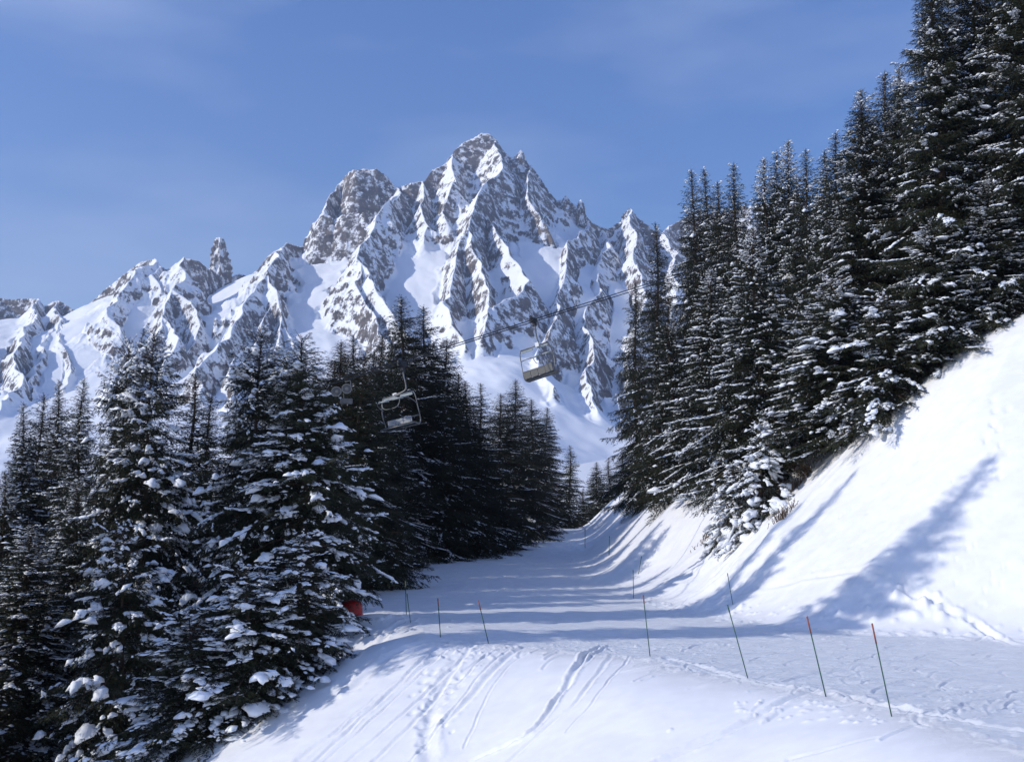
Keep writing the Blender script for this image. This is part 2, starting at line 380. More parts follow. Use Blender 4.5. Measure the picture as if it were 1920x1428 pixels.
RIDGES = [ # (points, w, s1, s2)
    (CREST, 150, 1.55, 0.64),
    ([(72, 560, 2480), (60, 600, 2250), (35, 655, 2000), (18, 715, 1800), (-10, 790, 1600)], 70, 1.6, 0.8),
    ([(110, 566, 2440), (108, 598, 2280), (122, 640, 2120), (130, 690, 1980), (100, 745, 1850)], 80, 1.9, 0.8),
    ([(108, 598, 2280), (70, 690, 1980), (28, 740, 1800)], 70, 1.6, 0.8),
    ([(-60, 600, 2300), (-20, 640, 2100), (-40, 720, 1850)], 90, 1.6, 0.7),
    ([(285, 484, 2350), (262, 512, 2250), (225, 552, 2150), (205, 580, 2050), (222, 620, 1950)], 45, 1.3, 0.62),
    ([(285, 484, 2350), (292, 520, 2260), (300, 545, 2200)], 50, 1.6, 0.8),
    ([(345, 478, 2300), (338, 515, 2200), (322, 552, 2100), (308, 590, 1990), (272, 640, 1860), (238, 690, 1720), (208, 745, 1580)], 75, 1.5, 0.66),
    ([(325, 540, 2120), (365, 560, 2080), (385, 605, 2000), (352, 660, 1880)], 70, 1.8, 0.8),
    ([(308, 590, 1990), (330, 640, 1850), (318, 680, 1780)], 60, 1.7, 0.8),
    ([(540, 453, 2350), (512, 478, 2260), (486, 520, 2140), (456, 570, 2000), (425, 620, 1860), (395, 668, 1720), (368, 722, 1580)], 75, 1.35, 0.64),
    ([(495, 505, 2180), (512, 545, 2080), (530, 590, 1980), (548, 640, 1880)], 65, 1.7, 0.75),
    ([(500, 570, 2010), (478, 625, 1860), (445, 690, 1680), (430, 750, 1560)], 60, 1.6, 0.75),
    ([(530, 590, 1980), (510, 650, 1820), (490, 720, 1650)], 60, 1.6, 0.8),
    ([(745, 346, 2550), (735, 375, 2440), (716, 402, 2350), (692, 440, 2250), (668, 482, 2140), (690, 512, 2060), (722, 560, 1950), (752, 622, 1820)], 100, 1.6, 0.72),
    ([(672, 482, 2140), (668, 525, 2040), (700, 590, 1900), (722, 650, 1760)], 55, 2.1, 0.9),
    ([(639, 335, 2510), (610, 395, 2470), (597, 440, 2470)], 60, 2.4, 1.1),
    ([(646, 326, 2520), (668, 317, 2520), (698, 323, 2530)], 60, 4.5, 1.3),
    ([(600, 425, 2480), (640, 405, 2450), (680, 400, 2440)], 60, 2.6, 1.0),
    ([(795, 335, 2560), (790, 380, 2460), (812, 420, 2380), (800, 450, 2320)], 70, 1.5, 0.75),
    ([(860, 290, 2620), (850, 340, 2520), (838, 390, 2440), (845, 420, 2380)], 80, 1.7, 0.8),
    ([(935, 262, 2650), (930, 320, 2540), (905, 350, 2450), (898, 378, 2370), (872, 425, 2250), (850, 485, 2130), (848, 520, 2060), (825, 565, 1960), (838, 605, 1860), (870, 640, 1780)], 105, 1.7, 0.75),
    ([(910, 382, 2360), (942, 450, 2230), (975, 500, 2120), (1000, 525, 2050), (968, 556, 1960), (925, 575, 1900)], 105, 1.8, 0.8),
    ([(872, 425, 2250), (905, 500, 2080), (925, 555, 1950), (900, 620, 1800)], 85, 1.7, 0.8),
    ([(990, 302, 2650), (985, 360, 2520), (1010, 400, 2450), (1030, 440, 2420)], 60, 1.7, 0.8),
    ([(1110, 416, 2640), (1090, 440, 2480), (1070, 452, 2370), (1055, 500, 2240), (1040, 540, 2130), (1058, 572, 2020), (1022, 620, 1880), (1010, 665, 1760), (1035, 725, 1620)], 85, 1.7, 0.72),
    ([(1140, 430, 2660), (1135, 470, 2450), (1120, 525, 2260), (1108, 600, 2020), (1098, 680, 1800), (1125, 765, 1620)], 95, 1.7, 0.78),
    ([(1182, 391, 2720), (1190, 450, 2500), (1205, 545, 2220), (1182, 640, 1950), (1168, 790, 1640)], 95, 1.7, 0.78),
    ([(1255, 418, 2720), (1270, 520, 2300), (1260, 650, 1950), (1250, 780, 1650)], 95, 1.6, 0.78),
    ([(1400, 380, 2800), (1400, 600, 2000), (1380, 780, 1600)], 110, 1.4, 0.7),
    ([(1700, 340, 2900), (1650, 600, 2000), (1600, 800, 1500)], 110, 1.4, 0.7),
]

def seg_height(x, y, pts, w, s1, s2):
    best = np.full(x.shape, -1e9); bd = np.full(x.shape, 1e9)
    main = len(pts) > 50
    for a, b in zip(pts[:-1], pts[1:]):
        dx, dy = b[0] - a[0], b[1] - a[1]; l2 = dx * dx + dy * dy + 1e-6
        t = np.clip(((x - a[0]) * dx + (y - a[1]) * dy) / l2, 0, 1)
        d = np.hypot(x - a[0] - t * dx, y - a[1] - t * dy)
        zz = a[2] + t * (b[2] - a[2])
        if main:
            h = zz - np.interp(d, [0, 30, 80, 150, 480, 1100, 3000], [0, 95, 178, 250, 560, 890, 1500])
        else:
            h = zz - np.where(d < w, s1 * d, s1 * w + s2 * (d - w))
        m = h > best
        best = np.where(m, h, best); bd = np.where(m, d / w, bd)
    return best, bd

def build_mountain():
    az = np.radians(np.concatenate([np.linspace(-66, -27.5, 90)[:-1], np.linspace(-27.5, 10, 1050)[:-1], np.linspace(10, 66, 170)]))
    r = np.concatenate([np.geomspace(600, 1450, 90)[:-1], np.linspace(1450, 2950, 700)[:-1], np.geomspace(2950, 4200, 30)])
    A, R = np.meshgrid(az, r)
    x = (R * np.sin(A)).ravel(); y = (R * np.cos(A)).ravel()
    # warp so that ribs are not straight
    wx = x + 26 * fbm(x / 170, y / 170, 3, 101); wy = y + 26 * fbm(x / 170, y / 170, 3, 107)
    keep = sstep(0, 60, np.abs(y - 2550))
    best = None; rockd = None
    for i, (pl, w, s1, s2) in enumerate(RIDGES):
        pts = PT(pl if i == 0 else [(a_, b_, c_ - (0 if j_ == 0 and c_ > 2300 else (250 if pl[0][0] < 120 else 110))) for j_, (a_, b_, c_) in enumerate(pl)])
        if i == 0:
            h, d = seg_height(x + 0.12 * (wx - x), y + 0.25 * (wy - y), pts, w, s1, s2)
            apx = CX + F * x / y * 1.0
            d = d * np.interp(apx, [60, 150, 230, 270, 350, 400, 520, 585, 598, 740, 790, 830, 1000, 1060, 1110, 1130, 1600], [1.2, 3.2, 2.6, 1.2, 1.1, 2.2, 2.6, 2.8, .75, 1.0, 1.5, 1.0, 1.0, 1.5, 1.3, 1.5, 1.5])
        else:
            # only near enough vertices matter
            h, d = seg_height(wx * .6 + x * .4, wy * .6 + y * .4, pts, w, s1, s2)
        if best is None: best = h; rockd = d
        else:
            m = h > best
            rockd = np.where(m, d, rockd); best = smax(best, h, 6.0)
    apx = CX + F * x / y; yy_ = y
    YV = [600, 1000, 1300, 1500, 1650, 1800, 1960, 2050, 2200, 2350, 2700]
    tabs = [np.interp(yy_, YV, q) for q in ([0, 50, 130, 190, 235, 279, 335, 368, 429, 480, 520], [0, 50, 120, 195, 255, 322, 402, 452, 545, 625, 650],
                                            [0, 50, 137, 203, 276, 340, 430, 488, 590, 672, 710], [0, 40, 104, 157, 200, 250, 310, 350, 430, 520, 600])]
    q1, q2, q3 = sstep(230, 580, apx), sstep(630, 830, apx), sstep(930, 1200, apx)
    wts = [1 - q1, q1 * (1 - q2), q2 * (1 - q3), q3]
    valley = sum(a_ * b_ for a_, b_ in zip(tabs, wts))
    cr = PT(CREST); cpx = [c_[0] for c_ in CREST]
    cz = np.interp(apx, cpx, cr[:, 2]); cy = np.interp(apx, cpx, cr[:, 1])
    valley = np.minimum(valley, cz - 22) - np.clip(yy_ - cy + 15, 0, None) * 1.1
    valley = valley + 9 * fbm(x / 260, y / 260, 2, 120) + 2.2 * fbm((x + y * .3) / 60, y / 110, 3, 123)
    h = smax(best, valley, 16)
    near_r = np.exp(-np.clip(rockd - 1.0, 0, None) * 1.5) * sstep(-6, 22, best - valley + 16 * fbm(x / 55, y / 70, 3, 127))
    # rock relief: ribs down the fall line and blocky relief
    big = ridged(wx / 230, wy / 260, 4, 131) - 0.9
    mid = ridged((x + .35 * y) / 60, (y - .35 * x) / 85, 4, 141) - 0.9
    fin = ridged(x / 15, y / 20, 3, 151) - 0.9
    crest_k = 0.2 + 0.8 * sstep(0, .45, rockd)
    h = h + crest_k * near_r * (30 * big + 8.5 * mid + 3.4 * fin) + (1 - near_r) * 5 * fbm(x / 120, y / 160, 3, 161)
    # stepped strata
    st = 34.0; q = (h + 0.25 * x + 14 * fbm(x / 90, y / 90, 2, 171)) / st
    fr = q - np.floor(q); step = (sstep(0.25, 0.75, fr) - fr) * st
    h = h + 0.34 * step * near_r * crest_k
    nr, na = R.shape
    X = x.reshape(nr, na); Y = y.reshape(nr, na); Z = h.reshape(nr, na)
    # slope for the rock mask
    dr = np.gradient(Z, axis=0) / np.maximum(np.gradient(R, axis=0), 1e-3)
    da = np.gradient(Z, axis=1) / (np.gradient(A, axis=1) * R)
    slope = np.sqrt(dr ** 2 + da ** 2)
    # smoothed slope too
    def blur(M, k):
        for _ in range(k):
            M = (np.roll(M, 1, 0) + np.roll(M, -1, 0) + np.roll(M, 1, 1) + np.roll(M, -1, 1) + 2 * M) / 6
        return M
    sl = 0.55 * slope + 0.45 * blur(slope, 3)
    cv = Z - blur(Z, 8)
    gx = da * np.cos(A) + dr * np.sin(A)
    rock = 0.40 * (sl - 1.2) - 0.12 * np.clip(gx, -1.5, 1.5) + 0.62 * (near_r.reshape(nr, na) - 0.74) + 0.22 * fbm(x / 150, y / 150, 3, 181).reshape(nr, na) + 0.010 * np.clip(cv, -10, 10)
    rock = np.where(rock > 0, 0.42 * np.tanh(rock / 0.42), rock); rock = np.clip(rock, -1, 1.2) 
    V = np.stack([X.ravel(), Y.ravel(), Z.ravel()], 1)
    i = np.arange((nr - 1) * (na - 1)); a = (i // (na - 1)) * na + i % (na - 1)
    Fc = np.stack([a, a + na, a + 1 + na, a + 1], 1)
    me = mesh_np('mountain', V, Fc, True, [M_MOUNT], attrs={'rock': rock.ravel()})
    return tag(link('mountain', me), kind='structure')

def build_spire(name, base_px, top_py, half_w, Y, profile, label, seed, lean=0.0):
    """free-standing rock needle on the crest"""
    b = at(base_px[0], base_px[1], Y); t = at(base_px[0], top_py, Y); H = t[2] - b[2] + 30
    mpp = Y / F; W = half_w * mpp
    nz, na = 46, 48
    zz = np.linspace(0, 1, nz); aa = np.linspace(0, 2 * PI, na, endpoint=False)
    Z, A = np.meshgrid(zz, aa, indexing='ij')
    rad = np.interp(Z, [p[0] for p in profile], [p[1] for p in profile]) * W
    n = ridged(np.cos(A) * 1.6 + 5 + seed, Z * 2.2 + np.sin(A) * 1.6, 4, seed) - 0.9
    rad = rad * (1 + 0.42 * n) / (np.abs(np.cos(A * 1 + .4)) ** 5 + np.abs(np.sin(A * 1 + .4)) ** 5) ** .2 + W * 0.1 * fbm(A * 3 / PI, Z * 9, 2, seed + 3)
    rad = np.maximum(rad, 0.3)
    x = rad * np.cos(A) + lean * W * Z; y = rad * np.sin(A) * 0.8
    V = np.stack([x, y, Z * H - 30], 2).reshape(-1, 3)
    F_ = []
    for i in range(nz - 1):
        for j in range(na):
            F_.append((i * na + j, i * na + (j + 1) % na, (i + 1) * na + (j + 1) % na, (i + 1) * na + j))
    rock = 0.42 - 0.2 * np.clip(np.gradient(rad, axis=0).ravel() * -6 / W, -.3, 1) + 0.1 * n.ravel()
    me = mesh_np(name, V, np.array(F_), True, [M_MOUNT], attrs={'rock': rock})
    o = link(name, me); o.location = b
    return tag(o, label, 'rock spire', 'rock needles on the crest')

# ------------------------------------------------------------------ spruce trees
def ico_template(seed, flat=0.45, sub=1):
    """irregular flattened lump, unit radius"""
    import bmesh
    bm = bmesh.new(); bmesh.ops.create_icosphere(bm, subdivisions=sub, radius=1.0)
    from mathutils import noise
    r_ = random.Random(seed); vs = []
    for v in bm.verts:
        c = v.co * (1 + (r_.uniform(-.28, .28) if sub == 1 else .75 * noise.noise(v.co * 1.7 + Vector((seed * 3.1, 0, 0))) + .3 * noise.noise(v.co * 4 + Vector((0, seed, 0)))))
        if sub > 1: c.z -= .35 * (c.x ** 2 + c.y ** 2) * .8
        c.z *= flat if c.z > 0 else flat * 0.45
        vs.append(tuple(c))
    fs = [tuple(l.index for l in f.verts) for f in bm.faces]
    bm.free()
    return np.array(vs), np.array(fs)
LUMPS = [ico_template(s, f) for s, f in ((1, .75), (2, .65), (3, .85), (4, .8))]
DUST = [(np.array([(1, 0, 0), (-1, 0, 0), (0, 1, 0), (0, -1, 0), (.1, 0, .9), (0, 0, -.3)], float), np.array([(0, 2, 4), (2, 1, 4), (1, 3, 4), (3, 0, 4), (2, 0, 5), (1, 2, 5), (3, 1, 5), (0, 3, 5)]))]
BIG = [ico_template(s, f, 2) for s, f in ((11, .8), (12, .7), (13, .9), (14, .75))]

def twig_template(seed):
    r_ = random.Random(seed); vs = []; fs = []
    def tri(a, b, c): k = len(vs); vs.extend([a, b, c]); fs.append((k, k + 1, k + 2))
    tri((0, -.03, 0), (0, .03, 0), (1.0, 0, -.04))
    n = 9
    for i in range(n):
        x = 0.05 + 0.88 * i / n; s = 1 if i % 2 else -1
        l = (0.40 * (1 - .55 * x)) * r_.uniform(.8, 1.25); an = math.radians(r_.uniform(32, 58)); tw = r_.uniform(-.9, .9)
        dx, dy, dz = math.cos(an) * l, s * math.sin(an) * l * math.cos(tw), math.sin(tw) * l * .65 - .03
        w = 0.062
        ux, uz = r_.uniform(.3, 1) * w, r_.uniform(-1, 1) * w
        tri((x - ux, 0, -uz), (x + ux, 0, uz), (x + dx, dy, dz))
    return np.array(vs), np.array(fs)
TWIGS = [twig_template(s) for s in range(6)]

def inst(templates, pos, ax, up, size):
    """place template copies: local x->ax, z->up; size (n,3)"""
    ax = ax / (np.linalg.norm(ax, axis=1, keepdims=True) + 1e-9)
    side = np.cross(up, ax); side /= (np.linalg.norm(side, axis=1, keepdims=True) + 1e-9)
    u2 = np.cross(ax, side)
    V = []; Fs = []; off = 0
    pick = np.random.default_rng(len(pos)).integers(0, len(templates), len(pos))
    for k, (tv, tf) in enumerate(templates):
        ii = np.where(pick == k)[0]
        if not len(ii): continue
        s = size[ii]
        v = (pos[ii, None] + tv[None, :, 0:1] * (ax[ii] * s[:, 0:1])[:, None] + tv[None, :, 1:2] * (side[ii] * s[:, 1:2])[:, None]
             + tv[None, :, 2:3] * (u2[ii] * s[:, 2:3])[:, None])
        f = tf[None] + (np.arange(len(ii)) * len(tv))[:, None, None] + off
        V.append(v.reshape(-1, 3)); Fs.append(f.reshape(-1, 3)); off += len(ii) * len(tv)
    return np.vstack(V), np.vstack(Fs)

def tube(paths, radii, k=4):
    """list of (n,3) paths with per-vertex radii -> triangles"""
    V = []; Fs = []; off = 0
    ang = np.linspace(0, 2 * PI, k, endpoint=False)
    for P, r in zip(paths, radii):
        n = len(P); T = np.gradient(P, axis=0); T /= np.linalg.norm(T, axis=1, keepdims=True) + 1e-9
        ref = np.array([0, 0, 1.0]) if abs(T[0, 2]) < .8 else np.array([1.0, 0, 0])
        S = np.cross(T, ref); S /= np.linalg.norm(S, axis=1, keepdims=True) + 1e-9; U = np.cross(S, T)
        ring = P[:, None] + r[:, None, None] * (np.cos(ang)[None, :, None] * S[:, None] + np.sin(ang)[None, :, None] * U[:, None])
        V.append(ring.reshape(-1, 3))
        a = (np.arange(n - 1)[:, None] * k + np.arange(k)[None]).ravel(); b = (np.arange(n - 1)[:, None] * k + (np.arange(k)[None] + 1) % k).ravel()
        Fs.append(np.vstack([np.stack([a, b, b + k], 1), np.stack([a, b + k, a + k], 1)]) + off); off += n * k
    return np.vstack(V), np.vstack(Fs)

def spruce(name, seed, H, R, snow=0.5, big=0.5, droop=0.35, dens=1.0, bare=0.06, taper=0.85, clump=1.0, ragged=0.2, pads=0.3):
    g = np.random.default_rng(seed)
    wob = lambda z: np.stack([0.12 * np.sin(z * .5 + seed), 0.12 * np.sin(z * .37 + 2 * seed)], -1)
    tz = np.linspace(-1.5, H, 22); P = np.column_stack([wob(tz), tz]); tr = np.interp(tz, [-1.5, 0, H * .5, H], [H * .017, H * .014, H * .008, .015])
    tv, tf = tube([P], [tr], 9)
    me_trunk = mesh_np(name + '_trunk', tv, tf, True, [M_BARK])
    up = np.array([0, 0, 1.0])
    bp = []; br = []; tp = []; ta = []; tl = []; sp = []; sa = []; ss = []; kp = []; ka = []; ks = []; up_ = []; ua = []; us = []
    h = H * bare
    asym = g.uniform(0, 2 * PI); ph = g.uniform(0, 10)
    def patch(p, k):          # where snow has stayed: a lumpy field through the crown
        v = perlin(p[..., 0] * k + p[..., 2] * .31 * k + seed, p[..., 1] * k + p[..., 2] * .93 * k, seed)
        return v
    while h < H - 0.12:
        f = h / H
        prof = R * min(1.0, ((1 - f) / (1 - 0.08)) ** taper) * (0.80 + 0.20 * min(1, (f + .02) * 9))
        nb = max(5, int(round((5.6 + 3.0 * (1 - f)) * dens)))
        a0 = g.uniform(0, 2 * PI)
        for j in range(nb):
            az = a0 + 2 * PI * (j + g.uniform(-.45, .45)) / nb
            hh = h + g.uniform(-.11, .11)
            lump = perlin(np.array(az * 1.1 + ph), np.array(hh * .42 + seed), seed + 5)
            lf = 1 + 0.12 * math.sin(az * 2 + asym) + (ragged + .12) * float(lump) * 1.6
            L = prof * lf * g.uniform(.80, 1.08) + 0.10
            tipk = min(1.0, .42 + (H - h) / 4.5)
            q_ = g.random()
            if q_ < 0.08: L *= g.uniform(.3, .65)
            elif q_ > 0.95: L *= 1.0 + ragged
            L = max(L, .10)
            e0 = math.tan(math.radians(np.interp(f, [0, .3, .7, .93, 1], [-16, -7, 8, 22, 46]) + g.uniform(-11, 11)))
            sag = droop * np.interp(f, [0, .5, 1], [1.15, .9, .2]) * g.uniform(.6, 1.4)
            upc = sag * g.uniform(.25, .85)
            nseg = 7; t = np.linspace(0, 1, nseg)
            bend = g.uniform(-.22, .22)
            rr = L * t; zz = hh + L * (e0 * t - sag * t ** 2 * 1.1 + upc * t ** 3.2)
            aa = az + bend * t
            c = wob(np.full(nseg, hh)); BP = np.column_stack([c[:, 0] + rr * np.cos(aa), c[:, 1] + rr * np.sin(aa), zz])
            bp.append(BP); br.append(np.linspace(0.010 + 0.010 * L, 0.005, nseg))
            nl = max(3, int(L / 0.16)); tt = np.linspace(0.12 if L > 1 else .03, 1.0, nl) + g.uniform(-.03, .03, nl); tt = np.clip(tt, 0.02, 1.0)
            pos = np.column_stack([np.interp(tt, t, BP[:, k]) for k in range(3)])
            tan = np.column_stack([np.interp(np.clip(tt, 0, .98), t, np.gradient(BP[:, k])) for k in range(3)]); tan /= np.linalg.norm(tan, axis=1, keepdims=True)
            hang = 0.45 * g.uniform(.3, 1.5) * min(1.0, .35 + L / 3)
            for s in (-1, 1):
                an = s * np.radians(g.uniform(30, 78, nl)); an[-1] = s * .25
                ca, sa_ = np.cos(an), np.sin(an)
                d = np.column_stack([tan[:, 0] * ca - tan[:, 1] * sa_, tan[:, 0] * sa_ + tan[:, 1] * ca, tan[:, 2] * .6 - hang * g.uniform(.1, 2.2, nl)])
                d /= np.linalg.norm(d, axis=1, keepdims=True)
                ll = (0.33 * L * np.clip(1.08 - tt, 0, 1) ** .75 * np.clip(tt * 4, .35, 1) + 0.16) * g.uniform(.6, 1.25, nl)
                ll = np.minimum(ll, 1.1)
                pf = patch(pos, 1.1); pf2 = patch(pos + 7, .45)
                for q in range(nl):
                    m = max(1, int(ll[q] / 0.15))
                    x0 = (np.arange(m) / m)
                    sg = np.where(np.arange(m) % 2 == 0, 1, -1) * (1 if q % 2 else -1)
                    pp = pos[q] + d[q] * (x0[:, None] * ll[q]); pp[:, 2] -= 0.18 * (x0 * ll[q]) ** 2
                    ang = sg * g.uniform(.25, .95, m); ang[-1] *= .15
                    ca2, sa2 = np.cos(ang), np.sin(ang)
                    dd = np.column_stack([d[q, 0] * ca2 - d[q, 1] * sa2, d[q, 0] * sa2 + d[q, 1] * ca2, np.full(m, d[q, 2]) + g.uniform(-.55, .25, m)])
                    tp.append(pp); ta.append(dd); tl.append(np.full(m, 0.34) * g.uniform(.7, 1.25, m) * (1 if L > .8 else .85) * tipk)
                    w = tt[q]
                    pr = snow * (1 - .45 * f) * (0.15 + 0.9 * w) * np.clip(.45 + 1.5 * pf[q] + .8 * pf2[q], 0.03, 1.3)
                    if g.random() < pr:
                        k = int(g.integers(2, 4 + int(ll[q] / .2)))
                        for _ in range(k):
                            u = g.uniform(.0, 1.0); c0 = pos[q] + d[q] * u * ll[q] + np.array([0, 0, .03 - .18 * (u * ll[q]) ** 2]) + g.normal(0, .025, 3)
                            sz = g.lognormal(-.1, .45) * clump
                            up_.append(c0); ua.append(d[q] * (1, 1, .7) + g.normal(0, .4, 3)); us.append((.062 * sz * g.uniform(.7, 1.5), .040 * sz, .042 * sz))
            # soft pads lying along the bough
            b1 = float(patch(BP[4], .8)) + .5 * float(patch(BP[4] + 5, .35))
            if b1 > .38 - pads * .9 + g.uniform(-.25, .25):
                t0 = g.uniform(.35, .7); t1 = min(1.0, t0 + g.uniform(.2, .6)); m_ = max(2, int(L * (t1 - t0) / .085))
                for u in np.linspace(t0, t1, m_):
                    c0 = np.array([np.interp(u, t, BP[:, k]) for k in range(3)]); i0 = min(5, int(u * 6)); dd_ = BP[i0 + 1] - BP[i0]; dd_ = dd_ / (np.linalg.norm(dd_) + 1e-6)
                    sd = np.array([-dd_[1], dd_[0], 0]) * g.normal(0, .10) * min(1.4, L / 1.6); wd = (.55 + .6 * math.sin((u - t0) / (t1 - t0 + 1e-6) * PI)) * g.uniform(.75, 1.25) * clump * min(1.15, .45 + L / 3.5)
                    sp.append(c0 + sd + (0, 0, .035 - .3 * abs(sd[0] + sd[1]))); sa.append(dd_ + g.normal(0, .18, 3)); ss.append((.125 * wd, .088 * wd, .072 * wd))
            # cushions where a bough carries a lot of snow
            b2 = float(patch(BP[5], .9)) + .5 * float(patch(BP[5] + 3, .4))
            if b2 > 0.42 - big * .75 + g.uniform(-.2, .25) + .5 * max(0, f - .6) and L > 0.8 and big > 0.05:
                nk = int(g.integers(1, 6)); t0 = g.uniform(.6, .98)
                for _ in range(nk):
                    u = np.clip(t0 + g.normal(0, .10), .2, 1.0); c0 = np.array([np.interp(u, t, BP[:, k]) for k in range(3)])
                    off = g.normal(0, .16, 3) * min(1.5, L / 2); off[2] = .02 + abs(off[2]) * .25 - .45 * math.hypot(off[0], off[1])
                    tdir = BP[-1] - BP[3]; tdir = tdir / (np.linalg.norm(tdir) + 1e-6); tdir[2] -= g.uniform(0, .5); sz = g.lognormal(-.15, .38) * clump * min(1.0, .38 + L / 4.5)
                    kp.append(c0 + off); ka.append(tdir + g.normal(0, .35, 3)); ks.append((.20 * sz, .145 * sz, .13 * sz))
        h += (0.13 + 0.30 * min(1, (1 - f) * 1.5)) * g.uniform(.8, 1.2)
    tp.append(np.array([[0, 0, H - .35], [0, 0, H - .15], [0, 0, H - .4]]) + np.append(wob(np.array([H]))[0], 0)); ta.append(np.array([[.1, 0, 1], [0, .1, 1], [.2, -.2, 1.]])); tl.append(np.array([.4, .35, .3]))
    tp = np.vstack(tp); ta = np.vstack(ta); tl = np.concatenate(tl)
    upv = np.tile(up, (len(tp), 1)) + g.normal(0, .5, (len(tp), 3))
    cv, cf = inst(TWIGS, tp, ta, upv, np.column_stack([tl, tl, tl]))
    bv, bf = tube(bp, br, 3)
    sp = np.array(sp); sa = np.array(sa); ss = np.array(ss)
    sv, sf = inst(LUMPS, sp, sa, np.tile(up, (len(sp), 1)) + g.normal(0, .2, (len(sp), 3)), ss)
    uv_, uf_ = inst(DUST, np.array(up_), np.array(ua), np.tile(up, (len(up_), 1)) + g.normal(0, .3, (len(up_), 3)), np.array(us))
    sf = np.vstack([sf, uf_ + len(sv)]); sv = np.vstack([sv, uv_])
    if len(kp):
        kv, kf = inst(BIG, np.array(kp), np.array(ka), np.tile(up, (len(kp), 1)) + g.normal(0, .15, (len(kp), 3)), np.array(ks))
        sf = np.vstack([sf, kf + len(sv)]); sv = np.vstack([sv, kv])
    V = np.vstack([cv, bv, sv]); Fc = np.vstack([cf, bf + len(cv), sf + len(cv) + len(bv)])
    mi = np.concatenate([np.zeros(len(cf)), np.ones(len(bf)), np.full(len(sf), 2)])
    me_crown = mesh_np(name + '_crown', V, Fc, mi == 2, [M_NEEDLE, M_BARK, M_CLUMP], mi)
    print(name, 'branches', len(bp), 'twigs', len(tp), 'snow', len(sp), 'cushions', len(kp), 'tris', len(Fc))
    return dict(H=H, R=R, trunk=me_trunk, crown=me_crown)

PROTO = {
    'heavy': spruce('heavy', 1, 16, 4.0, snow=0.34, big=0.50, pads=.42, droop=0.50, clump=1.25, taper=.65, ragged=.28),
    'heavy_b': spruce('heavy_b', 2, 15, 3.7, snow=0.30, big=0.42, pads=.36, droop=0.42, clump=1.15, taper=.62, ragged=.28),
    'frost': spruce('frost', 3, 18, 3.7, snow=0.60, big=0.22, pads=.8, droop=0.44, clump=1.05, taper=.86, ragged=.12),
    'frost_b': spruce('frost_b', 4, 18, 3.3, snow=0.42, big=0.12, pads=.52, droop=0.38, clump=.85, taper=.87, ragged=.14),
    'dark': spruce('dark', 5, 19, 3.9, snow=0.12, big=0.03, pads=.05, droop=0.44, clump=.75, taper=.80, ragged=.15),
    'slim': spruce('slim', 6, 18, 2.5, snow=0.18, big=0.05, pads=.12, droop=0.34, clump=.8, taper=.8, ragged=.4),
    'giant': spruce('giant', 9, 27, 5.0, snow=0.40, big=0.12, pads=.62, droop=0.36, clump=1.0, taper=.88, ragged=.24),
    'low': spruce('low', 10, 8.5, 3.3, snow=0.36, big=0.60, pads=.45, droop=0.50, clump=1.2, taper=.72, ragged=.3, bare=.03),
    'young': spruce('young', 8, 5.0, 1.7, snow=0.8, big=1.0, pads=1., droop=0.85, clump=1.6, bare=.02),
}

def tree(label, px, top, Y, proto, rad=None, group='spruces', mirror=False, base=None, nm='spruce_tree'):
    """px,top: where the tip stands; Y: distance; rad: crown radius in metres"""
    t = at(px, top, Y); p = PROTO[proto]
    gz = float(ground(t[0], t[1])) - 0.25
    Hh = t[2] - gz
    sz = Hh / p['H']; sr = (rad / p['R']) * 1.10 if rad else sz
    o = empty(nm, (t[0], t[1], gz), random.uniform(0, 2 * PI))
    o.scale = (sr * (-1 if mirror else 1), sr, sz)
    tag(o, label, 'tree', group)
    link('trunk', p['trunk'], o); link('crown', p['crown'], o)
    return o

